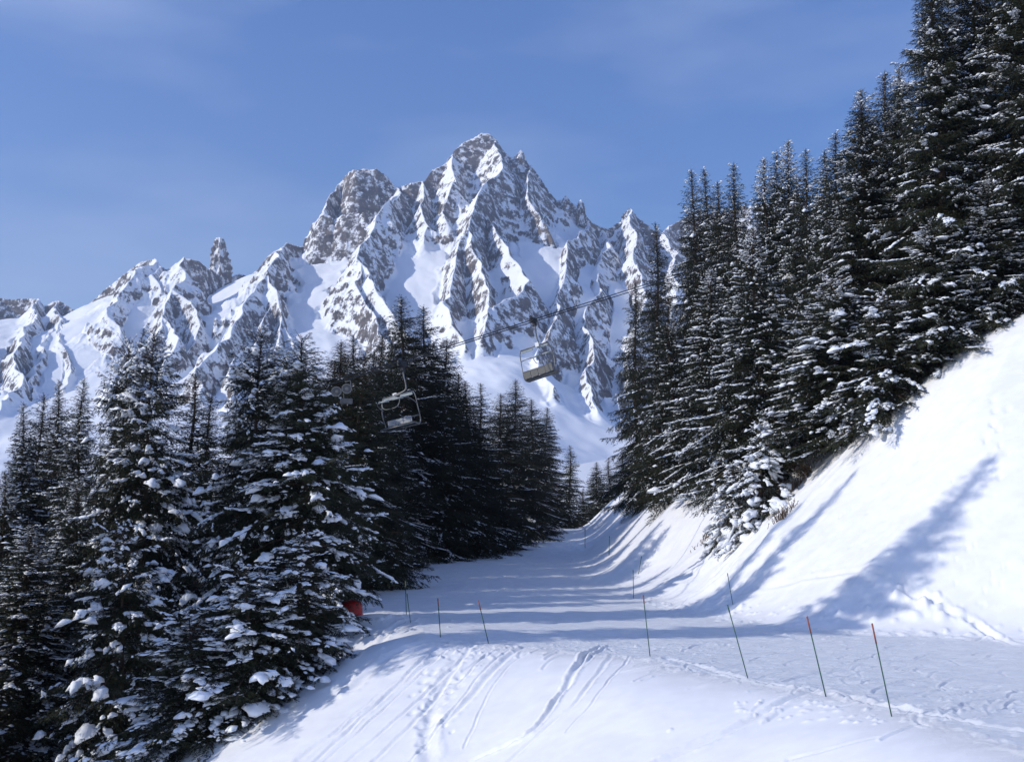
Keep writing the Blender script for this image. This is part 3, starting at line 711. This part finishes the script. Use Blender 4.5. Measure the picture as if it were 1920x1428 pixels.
TREES = []
exec('''
GL = 'spruces below the left edge of the piste'; GM = 'dark spruces on the far left edge of the piste'; GF = 'small spruces beyond the crest of the piste'; GR = 'spruces on top of the right bank'
''')
TL = [
 # left foreground
 ('broad snow-laden spruce whose lowest boughs reach the piste edge by the red pad', 572, 634, 46.5, 'heavy', 3.8, GL),
 ('pointed snow-flecked spruce just left of the one touching the red pad', 492, 617, 47.5, 'heavy_b', 3.0, GL),
 ('wide front spruce with big white cushions, tall blunt tip left of centre gap', 288, 627, 52, 'heavy', 3.5, GL),
 ('spruce with thin tip leaning against the wide front spruce on its left side', 243, 640, 55, 'heavy_b', 2.6, GL),
 ('lowest front spruce with white cushions at the bottom edge, left of the snow slope', 238, 985, 43, 'low', 3.0, GL),
 ('short spruce at the foot of the slope, nearest to the ski tracks at the bottom', 562, 1000, 38.2, 'low', 2.9, GL),
 ('slim spruce rising in the gap right of the wide front spruce', 362, 700, 57, 'slim', 2.8, GL),
 ('shorter spruce in the same gap, right of the slim one', 396, 742, 56, 'frost_b', 2.9, GL),
 ('dark spruce at the left border, tip half way up the picture', 45, 756, 64, 'giant', 3.1, GL),
 ('second dark spruce from the left border', 78, 740, 68, 'dark', 3.3, GL),
 ('narrow third spruce from the left border with a bare pointed tip', 112, 714, 66, 'giant', 3.0, GL),
 ('fourth spruce from the left border, evenly pointed', 157, 711, 61, 'giant', 3.2, GL),
 ('small spruce cut by the left border below the snow valley', 8, 885, 58, 'frost', 3.6, GL),
 ('shaded lower spruce in the bottom left corner', 60, 985, 50, 'frost', 4.2, GL),
 ('shaded spruce between the bottom left corner spruce and the wide front one', 150, 900, 54, 'frost', 3.6, GL),
 ('spruce with double-looking tip between the two tallest left spruces', 538, 668, 57, 'heavy_b', 3.3, GL),
 ('low spruce on the slope rim, its boughs close to the ski tracks', 470, 1060, 36.6, 'low', 2.9, GL),
 ('lowest spruce tip peeping over the bottom snow, left of the slope rim', 365, 1150, 36.2, 'low', 2.9, GL),
 # middle dark
 ('dark spruce filling the gap between the tall left pair and the lift wheels', 600, 700, 62, 'dark', 3.9, GM),
 ('dark spruce top between the lift wheels and the lower chair', 678, 668, 68, 'dark', 3.9, GM),
 ('dark spruce low behind the lift wheels, left of their box', 625, 676, 84, 'dark', 4.4, GM),
 ('dark spruce top showing just right of the lift wheels', 650, 668, 92, 'dark', 4.6, GM),
 ('dark spruce between the lift wheels and the lower chair, behind its neighbours', 702, 660, 86, 'dark', 4.6, GM),
 ('dark spruce just left of the lift wheels and behind the red pad spruce', 588, 705, 80, 'dark', 4.2, GM),
 ('half hidden dark spruce behind the red pad trees', 560, 735, 72, 'dark', 4.1, GM),
 ('half hidden dark spruce behind the two tallest left spruces', 455, 770, 68, 'dark', 3.9, GM),
 ('dark spruce squeezed in left behind the tallest middle spruce', 733, 640, 101, 'dark', 5.0, GM),
 ('dark spruce in front of the haul rope spruce, right of the lower chair', 812, 690, 98, 'dark', 4.2, GM),
 ('dark spruce shoulder just under the point where the ropes vanish', 856, 700, 106, 'dark', 4.5, GM),
 ('dark spruce left of the lift wheels', 637, 640, 70, 'dark', 4.5, GM),
 ('dark spruce directly behind the lift wheels', 668, 632, 78, 'dark', 4.6, GM),
 ('dark spruce close left of the tallest middle spruce', 712, 628, 91, 'dark', 4.5, GM),
 ('tallest dark spruce of the middle group, above the lower empty chair', 757, 556, 96, 'dark', 5.6, GM),
 ('second tallest dark spruce of the middle group, right neighbour of the tallest', 797, 576, 99, 'dark', 5.3, GM),
 ('dark spruce where the haul rope meets the trees, wide drooping boughs', 833, 636, 102, 'dark', 5.6, GM),
 ('short dark spruce in front of the middle group, boughs over the piste edge', 745, 790, 92, 'frost', 3.9, GM),
 ('dark spruce right of the haul rope group, pointed tip against the snow basin', 876, 716, 107, 'dark', 4.8, GM),
 ('narrow spruce next to the snowy knoll, left of it', 899, 719, 111, 'slim', 2.8, GM),
 ('dark spruce right of the snowy knoll, blunt', 938, 738, 117, 'dark', 4.6, GM),
 ('dark spruce right of the snowy knoll, sharp tip under the upper chair', 966, 712, 126, 'dark', 4.8, GM),
 ('dark spruce under the right end of the upper chair', 998, 748, 138, 'dark', 4.6, GM),
 ('last dark spruce of the middle group beside the snow gap', 1024, 764, 149, 'dark', 4.2, GM),
 ('low dark spruce with its trunk foot showing at the piste edge', 905, 845, 110, 'dark', 4.6, GM),
 ('low dark spruce at the far end of the left piste edge', 985, 850, 132, 'dark', 3.9, GM),
 # far small
 ('ragged thin spruce at the left of the snow gap', 1068, 835, 162, 'slim', 2.6, GF),
 ('small dense spruce standing in the snow gap, left of its two neighbours', 1118, 866, 182, 'dark', 3.2, GF),
 ('small thin spruce in the middle of the snow gap', 1142, 864, 185, 'slim', 2.8, GF),
 ('small spiky spruce at the right of the snow gap', 1169, 846, 180, 'slim', 3.0, GF),
 ('tiny spruce tucked low left in the snow gap', 1094, 915, 170, 'slim', 2.0, GF),
 # right
 ('lone narrow spruce with ragged top, where the haul rope disappears', 1228, 420, 98.0, 'slim', 2.8, GR),
 ('shorter narrow spruce left of the lone ragged one, first of the right-hand group', 1189, 528, 104.0, 'slim', 2.6, GR),
 ('tall spruce with slender tip, left one of a close pair beside the haul rope end', 1299, 319, 94.0, 'frost_b', 3.6, GR),
 ('tall spruce with slender tip, right one of the close pair', 1322, 318, 98.0, 'frost_b', 3.5, GR),
 ('spruce just right of the close pair, a little lower', 1343, 342, 92.0, 'frost_b', 3.5, GR),
 ('spruce with thick bushy top between the close pair and the notch', 1378, 307, 90.0, 'frost_b', 3.6, GR),
 ('spruce behind the notch, leaning left', 1434, 298, 84.0, 'frost', 3.5, GR),
 ('slender spruce behind the notch with short tip', 1456, 284, 88.0, 'frost_b', 3.4, GR),
 ('highest pointed spruce between the notch and the big right-hand trees', 1478, 266, 84.0, 'frost', 3.6, GR),
 ('evenly conical spruce right of the highest pointed one', 1507, 283, 80.0, 'frost_b', 3.5, GR),
 ('snow-striped broad spruce standing in front of the right group, low rounded top', 1414, 430, 64.0, 'frost', 3.9, GR),
 ('spruce half hidden behind the snow-striped broad one, to its left', 1335, 505, 74.0, 'frost', 3.6, GR),
 ('shaded spruce at the foot of the far bank, left end of the right group', 1255, 560, 84.0, 'frost_b', 3.4, GR),
 ('narrow spruce tip in the dip before the large tree', 1543, 286, 74.0, 'frost_b', 3.0, GR),
 ('spruce tip next to the dip, slightly taller', 1563, 250, 70.0, 'frost_b', 3.2, GR),
 ('large snow-laden tree with sharp tip leaning out over the sunny bank', 1612, 170, 62.5, 'giant', 4.3, GR),
 ('broad lower tree in front of the large sharp one, boughs on the bank', 1560, 520, 59.1, 'heavy_b', 3.6, GR),
 ('twin-tipped spruce behind the large sharp one, left tip', 1655, 136, 66.0, 'frost_b', 3.7, GR),
 ('spruce just right of the twin tips', 1684, 128, 64.0, 'giant', 3.7, GR),
 ('huge spruce cut by the top border, leftmost of the huge ones', 1745, -60, 58.6, 'giant', 4.5, GR),
 ('huge spruce with bare trunk sections showing near the top border', 1812, -170, 59.5, 'giant', 4.4, GR),
 ('huge spruce cut by the upper right corner', 1905, -230, 56.6, 'giant', 4.9, GR),
 ('low spruce with thick snow shelf touching the sunny bank', 1655, 545, 56.1, 'low', 3.2, GR),
 ('low spruce on the bank rim right of the snow shelf', 1745, 420, 56.1, 'heavy_b', 3.0, GR),
 ('low spruce on the bank rim near the right border', 1850, 330, 55.6, 'frost', 3.0, GR),
 ('spruce filling the space behind the bank rim at the right border', 1940, 60, 62.5, 'giant', 4.1, GR),
 ('snow-smothered young spruce on the end of the bank above the dry twigs', 1418, 790, 60.0, 'young', 2.1, GR),
 ('low shaded young spruce beside the snow-smothered one, left', 1370, 865, 62.0, 'young', 1.5, GR),
]
for k, (lab, px, top, Y, pr, rad, grp) in enumerate(TL):
    tree(lab, px, top, Y, pr, rad, grp, mirror=bool(k % 2))
# trees outside the left border: they throw the long shadows over piste and bank
for (x, y, H, pr, wr) in [(-20.8, 33.4, 37, 'giant', .66), (-24.0, 41.0, 37, 'giant', .46), (-28.5, 42.6, 38, 'giant', .50), (-42, 60, 28, 'dark', .8), (-46, 70, 26, 'dark', .8)]:
    gz = float(ground(x, y)) - .2; o = empty('spruce_tree', (x, y, gz), random.uniform(0, 6)); s = H / PROTO[pr]['H']; o.scale = (s * wr, s * wr, s)
    tag(o, 'tall spruce standing outside the left border of the picture', 'tree', 'spruces outside the left border')
    for n_ in ('trunk', 'crown'): link(n_, PROTO[pr][n_], o)

build_ground()
build_mountain()
build_spire('rock_spire', (413, 520), 445, 15, 2430, [(0, 1.25), (.3, 1.15), (.45, 1.0), (.7, .85), (.9, .62), (.97, .45), (1, .05)], 'tall lone finger of rock on the left-hand crest', 201, lean=-.3)
build_spire('rock_spire', (1182, 425), 391, 18, 2700, [(0, 1.5), (.45, 1.2), (.62, .75), (.8, .5), (1, .03)], 'dark rock tooth on the crest left of the right-hand spruces', 205, lean=-.1)
build_spire('rock_spire', (1061, 385), 366, 7, 2620, [(0, 1.3), (.5, 1.1), (.8, .8), (1, .1)], 'small rock knob on the right shoulder of the main peak, upper one', 207)
build_spire('rock_spire', (1089, 400), 374, 7, 2620, [(0, 1.2), (.5, 1.0), (.85, .7), (1, .1)], 'small rock knob on the right shoulder of the main peak, lower one', 209)
build_spire('rock_spire', (975, 305), 281, 11, 2640, [(0, 1.4), (.5, 1.0), (.8, .5), (1, .05)], 'small rock tooth just right of the main summit', 211, lean=.2)

# ------------------------------------------------------------------ generic solid parts
def box(cx, cy, cz, sx, sy, sz):
    v = np.array([(x, y, z) for z in (-.5, .5) for y in (-.5, .5) for x in (-.5, .5)]) * (sx, sy, sz) + (cx, cy, cz)
    f = np.array([(0, 2, 3, 1), (4, 5, 7, 6), (0, 1, 5, 4), (2, 6, 7, 3), (0, 4, 6, 2), (1, 3, 7, 5)])
    return v, np.vstack([f[:, [0, 1, 2]], f[:, [0, 2, 3]]])

def join(parts):
    V = []; Fs = []; o = 0
    for v, f in parts: V.append(v); Fs.append(f + o); o += len(v)
    return np.vstack(V), np.vstack(Fs)

def pipe(pts, r, k=8, smooth_iter=2):
    W = np.array(pts, float)
    for _ in range(smooth_iter):
        q = [W[0]]
        for a, b_ in zip(W[:-1], W[1:]): q += [a * .78 + b_ * .22, a * .22 + b_ * .78]
        q.append(W[-1]); W = np.array(q)
    v, f = tube([W], [np.full(len(W), r)], k)
    # end caps
    n = len(W); c0 = len(v); v = np.vstack([v, W[0], W[-1]])
    caps = [(c0, (j + 1) % k, j) for j in range(k)] + [(c0 + 1, (n - 1) * k + j, (n - 1) * k + (j + 1) % k) for j in range(k)]
    return v, np.vstack([f, np.array(caps)])

def part(name, geo, mat, parent, smooth=False, bevel=0.0):
    me = mesh_np(name, geo[0], geo[1], smooth, [mat]); o = link(name, me, parent)
    if bevel:
        b = o.modifiers.new('bevel', 'BEVEL'); b.width = bevel; b.segments = 2; b.limit_method = 'ANGLE'
    return o

def disc(c, axis, r, w, k=28, r_in=0.0):
    c = np.array(c, float); axis = np.array(axis, float); axis /= np.linalg.norm(axis)
    ref = np.array([0, 0, 1.0]); S = np.cross(axis, ref); S /= np.linalg.norm(S); U = np.cross(S, axis)
    prof = [(-w / 2, max(r_in, .001)), (-w / 2, r * .9), (-w * .35, r), (w * .35, r), (w / 2, r * .9), (w / 2, max(r_in, .001))]
    V = []; a = np.linspace(0, 2 * PI, k, endpoint=False)
    for (o, rr) in prof: V.append(c + axis * o + rr * (np.cos(a)[:, None] * S + np.sin(a)[:, None] * U))
    V = np.vstack(V); Fs = []
    m = len(prof)
    for i in range(m):
        i2 = (i + 1) % m
        for j in range(k):
            j2 = (j + 1) % k
            Fs += [(i * k + j, i * k + j2, i2 * k + j2), (i * k + j, i2 * k + j2, i2 * k + j)]
    return V, np.array(Fs)

M_STEEL = simple('galvanised_steel', (0.17, 0.175, 0.175), 0.45, metal=.6, var=.15)
M_DARKST = simple('dark_greased_steel', (0.035, 0.037, 0.04), 0.5, metal=.3)
M_PAD = simple('grey_seat_padding', (0.15, 0.147, 0.132), 0.7, var=.08, scale=4)
M_PAD2 = simple('pale_seat_panel', (0.38, 0.39, 0.40), 0.6, var=.08, scale=4)
M_DULL = simple('dull_grey_rubber', (0.075, 0.075, 0.078), 0.7, var=.25)
M_BLACK = simple('black_rubber', (0.015, 0.015, 0.016), 0.7)
M_PLATE = simple('white_number_plate', (0.80, 0.81, 0.80), 0.5, var=.03)
M_GLASSY = simple('pale_safety_bar_tube', (0.30, 0.34, 0.34), 0.4, var=.08)
M_RED = simple('red_vinyl', (0.40, 0.008, 0.012), 0.45, var=.12, scale=3)
M_GREEN = simple('green_pole_plastic', (0.012, 0.085, 0.045), 0.5, var=.1)
M_ORANGE = simple('orange_red_pole_tip', (0.26, 0.075, 0.05), 0.6, var=.15)
M_YELLOW = simple('faded_yellow_pole_tip', (0.42, 0.40, 0.14), 0.6, var=.15)
M_ROPE = simple('steel_haul_rope', (0.025, 0.027, 0.03), 0.5, metal=.3)

# ------------------------------------------------------------------ chair lift
def rope_line(name, pts, r, label):
    W = PT(pts); v, f = pipe(W, r, 8, 2)
    o = link(name, mesh_np(name, v, f, True, [M_ROPE])); return tag(o, label, 'cable', 'haul ropes of the chair lift')
rope_line('haul_rope', [(470, 762, 52), (757, 681, 58.5), (850, 650, 60.5), (1000, 603, 64), (1215, 537, 70), (1420, 470, 76), (1600, 405, 84)], .028, 'lower dark haul rope, carrying the chair in front of the dark spruces')
rope_line('haul_rope', [(470, 752, 58), (757, 676, 64.5), (850, 646, 66.5), (1000, 599, 70), (1215, 532, 76), (1420, 465, 82), (1600, 400, 90)], .030, 'upper dark haul rope, carrying the chair before the snow basin')

def chair(label, loc, yaw, roll, scale, pitch=0.0, front=False, g0=0.0):
    """origin at the rope grip, x along the bench, +y = riders' front"""
    o = empty('lift_chair', loc); o.rotation_euler = (pitch, roll, yaw); o.scale = (scale,) * 3
    tag(o, label, 'ski lift chair', 'empty chairs of the chair lift')
    Z1, Z2 = (-1.34, -2.92) if not front else (-1.30, -2.78); w = .86
    part('grip', join([box(g0, 0, -.02, .22, .58, .16), box(g0, .05, -.2, .16, .22, .25), disc((g0, -.24, .05), (1, 0, 0), .12, .08), disc((g0, .26, .05), (1, 0, 0), .12, .08)]), M_DARKST, o, bevel=.02)
    part('hanger_arm', pipe([(g0, 0, -.1), (g0 + .02, 0, -.45), (g0 - .04, 0, -.9), (g0, 0, Z1 + .12), (g0 * .5 + .1, 0, Z1 + .05), (.20, 0, Z1 + .04)], .036, 10, 2), M_STEEL, o, True)
    part('number_plate', box(.20, -.06, Z1 + .03, .20, .03, .22), M_PLATE, o, bevel=.008)
    # frame: top bar, curved sides, bottom rail
    part('frame', join([pipe([(-w + .1, 0, Z1), (w - .1, 0, Z1)], .032, 8, 0),
                        pipe([(-w + .1, 0, Z1), (-w, .02, Z1 - .22), (-w - .05, .05, Z1 - .8), (-w - .02, -.12, Z2 + .2), (-w, .0, Z2), (-w, .45, Z2 + .02)], .026, 8, 2),
                        pipe([(w - .1, 0, Z1), (w, .02, Z1 - .22), (w + .05, .05, Z1 - .8), (w + .02, -.12, Z2 + .2), (w, .0, Z2), (w, .45, Z2 + .02)], .026, 8, 2),
                        pipe([(-w, 0, Z2), (w, 0, Z2)], .028, 8, 0), pipe([(-w, .45, Z2 + .02), (w, .45, Z2 + .02)], .024, 8, 0),
                        pipe([(-w, -.12, Z2 + .42), (w, -.12, Z2 + .42)], .022, 8, 0)]), M_STEEL, o, True)
    for i in range(4):
        x = -w + .16 + i * (2 * w - .10) / 4 + .04
        if not (front and i < 1):
            part('back_pad', box(x, -.10 - (.03 if i == 3 and not front else 0), Z2 + .26, .385, .06, .40), M_PAD2 if front else M_PAD, o, bevel=.02)
        part('seat_pad', box(x, .22, Z2 + .06, .385, .42, .06), M_BLACK if front else M_PAD, o, bevel=.02)
    # safety bar folded up
    part('safety_bar', join([pipe([(-w, .0, Z1 - .55), (-w + .02, .5, Z1 - .38), (-w + .2, .72, Z1 - .32), (w - .2, .72, Z1 - .32), (w - .02, .5, Z1 - .38), (w, .0, Z1 - .55)], .020, 8, 2),
                             pipe([(-.45, .72, Z1 - .32), (-.42, .80, Z1 - .6), (-.25, .82, Z1 - .72), (.25, .82, Z1 - .72), (.42, .80, Z1 - .6), (.45, .72, Z1 - .32)], .016, 6, 2)]), M_STEEL, o, True)
    part('bar_sleeve', join([pipe([(-w + .25, .72, Z1 - .32), (-.1, .72, Z1 - .32)], .045, 8, 0), pipe([(.1, .72, Z1 - .32), (w - .25, .72, Z1 - .32)], .045, 8, 0)]), M_GLASSY, o, True)
    part('roof_shield', join([box(-.42, .03, Z1 - .09, .62, .05, .11), box(.42, .03, Z1 - .09, .62, .05, .11)]), M_GLASSY, o, bevel=.01)
    return o
chair('empty four-seat chair seen from behind, hanging before the snow basin', at(990, 603, 70), math.radians(-24), math.radians(-14), 1.28, g0=.29)
chair('empty four-seat chair with open pale bench, hanging before the dark spruces', at(739, 687, 58.5), math.radians(156), math.radians(10), 1.22, front=True, g0=-.42)

def lift_wheels():
    c = at(641, 731, 39.5)
    o = empty('lift_wheel_unit', c, math.radians(15)); tag(o, 'pair of dull grey round lift wheels in a frame over a box', 'lift wheels')
    for (x, z) in ((-.20, -.06), (.17, .05)):
        wv = part('wheel', disc((x, 0, z), (0, 1, 0), .17, .07), M_DULL, o)
        part('hub', disc((x, -.045, z), (0, 1, 0), .06, .05, 16), M_PAD, wv)
        part('wheel_rim', disc((x, -.03, z), (0, 1, 0), .185, .03, 28, r_in=.155), M_PAD, wv)
    part('frame', join([pipe([(.10, 0, .30), (.30, 0, .36), (.31, 0, .30), (.31, 0, -.32)], .014, 6, 1), pipe([(.07, 0, -.12), (.07, 0, -.34)], .012, 6, 0), box(-.02, .05, 0, .3, .03, .05)]), M_STEEL, o)
    part('counter_box', box(.17, .02, -.40, .44, .2, .19), M_DULL, o, bevel=.02)
lift_wheels()

# ------------------------------------------------------------------ piste poles
def pole(label, bx, by, tx, ty, tip, tiplen=0.14, Yov=None, r=.015):
    p = hit(bx, by); Y = p[1]
    t = at(tx, ty, Y)
    d = t - p; L = float(np.linalg.norm(d))
    o = empty('piste_pole', p); o.rotation_euler = Vector(d).to_track_quat('Z', 'Y').to_euler(); tag(o, label, 'slope pole', 'thin marker poles along the piste')
    part('shaft', pipe([(0, 0, -.25), (0, 0, L * (1 - tiplen))], r, 8, 0), M_GREEN, o, True)
    part('tip', pipe([(0, 0, L * (1 - tiplen)), (0, 0, L)], r * 1.35, 8, 0), tip, o, True)
    return o
POLES = [
 ('leaning green pole with red tip nearest the viewer, at the lower right', 1672, 1343, 1635, 1168, M_ORANGE, .22, .013),
 ('green pole with wide orange tip, next left of the nearest one', 1549, 1307, 1513, 1155, M_ORANGE, .20, .014),
 ('leaning green pole without bright tip, at the point where the piste edge bends', 1403, 1274, 1364, 1133, M_GREEN, .1, .013),
 ('green pole with orange tip standing alone in the middle of the near piste edge', 1219, 1231, 1206, 1115, M_ORANGE, .14, .014),
 ('leaning green pole with orange tip above the cluster of ski tracks', 916, 1206, 897, 1125, M_ORANGE, .22, .015),
 ('green pole with faded orange tip beside the shaded hollow', 826, 1194, 821, 1121, M_ORANGE, .20, .016),
 ('pole with dark shaft leaning against the yellow-tipped one, left piste edge', 770, 1169, 763, 1112, M_GREEN, .1, .015),
 ('upright pole with yellow tip at the left piste edge', 762, 1152, 760, 1088, M_YELLOW, .2, .017),
 ('thin pole on the lower part of the sunny bank', 1374, 1133, 1364, 1074, M_GREEN, .1, .015),
 ('thin dark pole at the foot of the bank where sun meets shade', 1188, 1121, 1187, 1068, M_GREEN, .1, .018),
 ('short dark pole leaning on the shaded bank foot', 1197, 1076, 1203, 1042, M_GREEN, .1, .020),
 ('small dark pole far up the shaded piste', 1142, 1040, 1143, 1004, M_GREEN, .1, .026),
 ('farthest faint pole near the crest of the piste', 1097, 1027, 1097, 990, M_GREEN, .1, .026),
]
for (lab, bx, by, tx, ty, tp_, tl_, r_) in POLES: pole(lab, bx, by, tx, ty, tp_, tl_, r=r_)

# red pad behind the left spruce
def red_pad():
    p = hit(684, 1168); c = at(659, 1147, 48.0)
    gz = float(ground(c[0], c[1]))
    V = []; Fs = []; nz, na = 14, 28; Hh = max(1.0, c[2] + .55 - gz)
    for i in range(nz):
        u = i / (nz - 1); z = u * Hh; k = (1 - abs(2 * u - 1) ** 4) ** .35 * .46 + .02
        for j in range(na):
            a = 2 * PI * j / na; rr = k * (1 + .03 * math.cos(4 * a + 3 * u))
            V.append((rr * math.cos(a), rr * .8 * math.sin(a), z))
    for i in range(nz - 1):
        for j in range(na):
            a, b = i * na + j, i * na + (j + 1) % na
            Fs += [(a, b, b + na), (a, b + na, a + na)]
    o = link('crash_pad', mesh_np('crash_pad', np.array(V), np.array(Fs), True, [M_RED])); o.location = (c[0], c[1], gz)
    tag(o, 'red padded cushion half hidden behind the spruce boughs at the left piste edge', 'safety pad')
red_pad()

# ------------------------------------------------------------------ dry shrubs
def shrub(label, px, py, n, hgt, spread, lean=(0, 0)):
    p = hit(px, py); P = []; Rr = []
    for _ in range(n):
        b = rng.normal(0, spread * .5, 2); z0 = float(ground(p[0] + b[0], p[1] + b[1])) - p[2] - .05
        d = rng.normal(0, .35, 2) + np.array(lean); L = hgt * rng.uniform(.5, 1.1)
        t = np.linspace(0, 1, 5)
        W = np.column_stack([b[0] + d[0] * L * t, b[1] + d[1] * L * t, z0 + L * t - .2 * L * t ** 2]) + rng.normal(0, .015, (5, 3))
        P.append(W); Rr.append(np.linspace(.020, .007, 5))
        for q in range(3):
            k = rng.integers(1, 4); e = W[k] + np.array([*(rng.normal(0, .2, 2) + d * .3), .28]) * L * .6
            P.append(np.array([W[k], (W[k] + e) / 2 + rng.normal(0, .01, 3), e])); Rr.append(np.array([.012, .009, .006]))
    v, f = tube(P, Rr, 3)
    o = link('dry_shrub', mesh_np('dry_shrub', v, f, True, [M_TWIG])); o.location = p
    tag(o, label, 'shrub', 'leafless shrubs poking out of the snow')
shrub('brown leafless shrub on the edge of the sunny bank, densest of all', 1447, 950, 130, .95, .9, (-.1, 0))
shrub('small brown twigs sticking out above the densest shrub', 1482, 922, 90, .8, .55)
shrub('sparse twigs below the densest shrub on the sunny bank', 1468, 968, 60, .6, .6)
shrub('low twigs along the lit edge lower down the bank', 1365, 985, 60, .45, .7)
shrub('lowest sparse twigs where the bank edge meets the shade', 1330, 1003, 50, .4, .7)
shrub('brown leafless thicket below the shaded spruces of the far bank', 1290, 872, 160, 1.8, 1.6)
shrub('fan of bare branches under the broad lower tree on the bank', 1512, 890, 40, 1.0, .35, (-.5, 0))
shrub('low brown brush under the spruces where the far bank begins', 1235, 925, 90, 1.3, 1.3)

# ------------------------------------------------------------------ light, sky, camera
SUN_EL = math.radians(27); 
sdir = Vector((-1.0, -0.30, 0)).normalized() * math.cos(SUN_EL); sdir.z = math.sin(SUN_EL)
sl = bpy.data.lights.new('sun', 'SUN'); sl.energy = 3.8; sl.angle = math.radians(0.4); sl.color = (1.0, 0.95, 0.88)
so = bpy.data.objects.new('sun', sl); COL.objects.link(so); so.rotation_euler = sdir.to_track_quat('Z', 'Y').to_euler(); so.location = (-60, -20, 60)

w = bpy.data.worlds.new('World'); SC.world = w; w.use_nodes = True
nt = w.node_tree; bg = nt.nodes['Background']
sky = nt.nodes.new('ShaderNodeTexSky'); sky.sky_type = 'NISHITA'; sky.sun_disc = False
sky.sun_elevation = SUN_EL; sky.sun_rotation = math.atan2(sdir.x, sdir.y) ; sky.altitude = 600; sky.air_density = 1.1; sky.dust_density = 0.5; sky.ozone_density = 3.0
# thin high cloud
tc = nt.nodes.new('ShaderNodeTexCoord'); mp = nt.nodes.new('ShaderNodeMapping'); mp.inputs['Scale'].default_value = (1.6, 1.6, 5.5); mp.inputs['Rotation'].default_value = (0, .25, .4)
no = nt.nodes.new('ShaderNodeTexNoise'); no.inputs['Scale'].default_value = 1.7; no.inputs['Detail'].default_value = 6; no.inputs['Roughness'].default_value = .5
nt.links.new(tc.outputs['Generated'], mp.inputs['Vector']); nt.links.new(mp.outputs['Vector'], no.inputs['Vector'])
mr = nt.nodes.new('ShaderNodeMapRange'); mr.inputs['From Min'].default_value = .40; mr.inputs['From Max'].default_value = .72; mr.inputs['To Min'].default_value = 0; mr.inputs['To Max'].default_value = .48
nt.links.new(no.outputs['Fac'], mr.inputs['Value'])
mx = nt.nodes.new('ShaderNodeMixRGB'); mx.inputs['Color2'].default_value = (3.0, 3.7, 5.6, 1)
hs_ = nt.nodes.new('ShaderNodeHueSaturation'); hs_.inputs['Saturation'].default_value = 1.28; hs_.inputs['Hue'].default_value = 0.515; nt.links.new(sky.outputs['Color'], hs_.inputs['Color'])
nt.links.new(mr.outputs['Result'], mx.inputs['Fac']); nt.links.new(hs_.outputs['Color'], mx.inputs['Color1']); nt.links.new(mx.outputs['Color'], bg.inputs['Color'])
bg.inputs['Strength'].default_value = 0.15

hz = bpy.data.materials.new('haze'); hz.use_nodes = True; hn = hz.node_tree
for n_ in list(hn.nodes):
    if n_.type == 'BSDF_PRINCIPLED': hn.nodes.remove(n_)
pv = hn.nodes.new('ShaderNodeVolumePrincipled'); pv.inputs['Density'].default_value = 0.00013; pv.inputs['Color'].default_value = (0.62, 0.74, 1.0, 1); pv.inputs['Anisotropy'].default_value = 0.2
hn.links.new(pv.outputs['Volume'], [n_ for n_ in hn.nodes if n_.type == 'OUTPUT_MATERIAL'][0].inputs['Volume'])
hb = join([box(0, 600, 700, 8400, 8400, 1600)])
ho = link('haze', mesh_np('haze', hb[0], hb[1], False, [hz])); tag(ho, 'thin blue air between the viewer and the mountains', kind='stuff')
cd = bpy.data.cameras.new('camera'); cam = bpy.data.objects.new('camera', cd); COL.objects.link(cam)
cd.sensor_fit = 'HORIZONTAL'; cd.sensor_width = 36; cd.lens = 36 * F / 1920
cam.location = CAM; cam.rotation_euler = (PI / 2 + TH, 0, 0); cd.clip_end = 20000; cd.clip_start = .1
SC.camera = cam
SC.view_settings.view_transform = 'Standard'; SC.view_settings.look = 'None'; SC.view_settings.exposure = 0.26; SC.view_settings.gamma = 1
SC.cycles.max_bounces = 5; SC.cycles.diffuse_bounces = 3; SC.cycles.use_denoising = True
SC.cycles.denoiser = 'OPENIMAGEDENOISE'; SC.cycles.denoising_input_passes = 'RGB_ALBEDO_NORMAL'; SC.cycles.denoising_prefilter = 'ACCURATE'
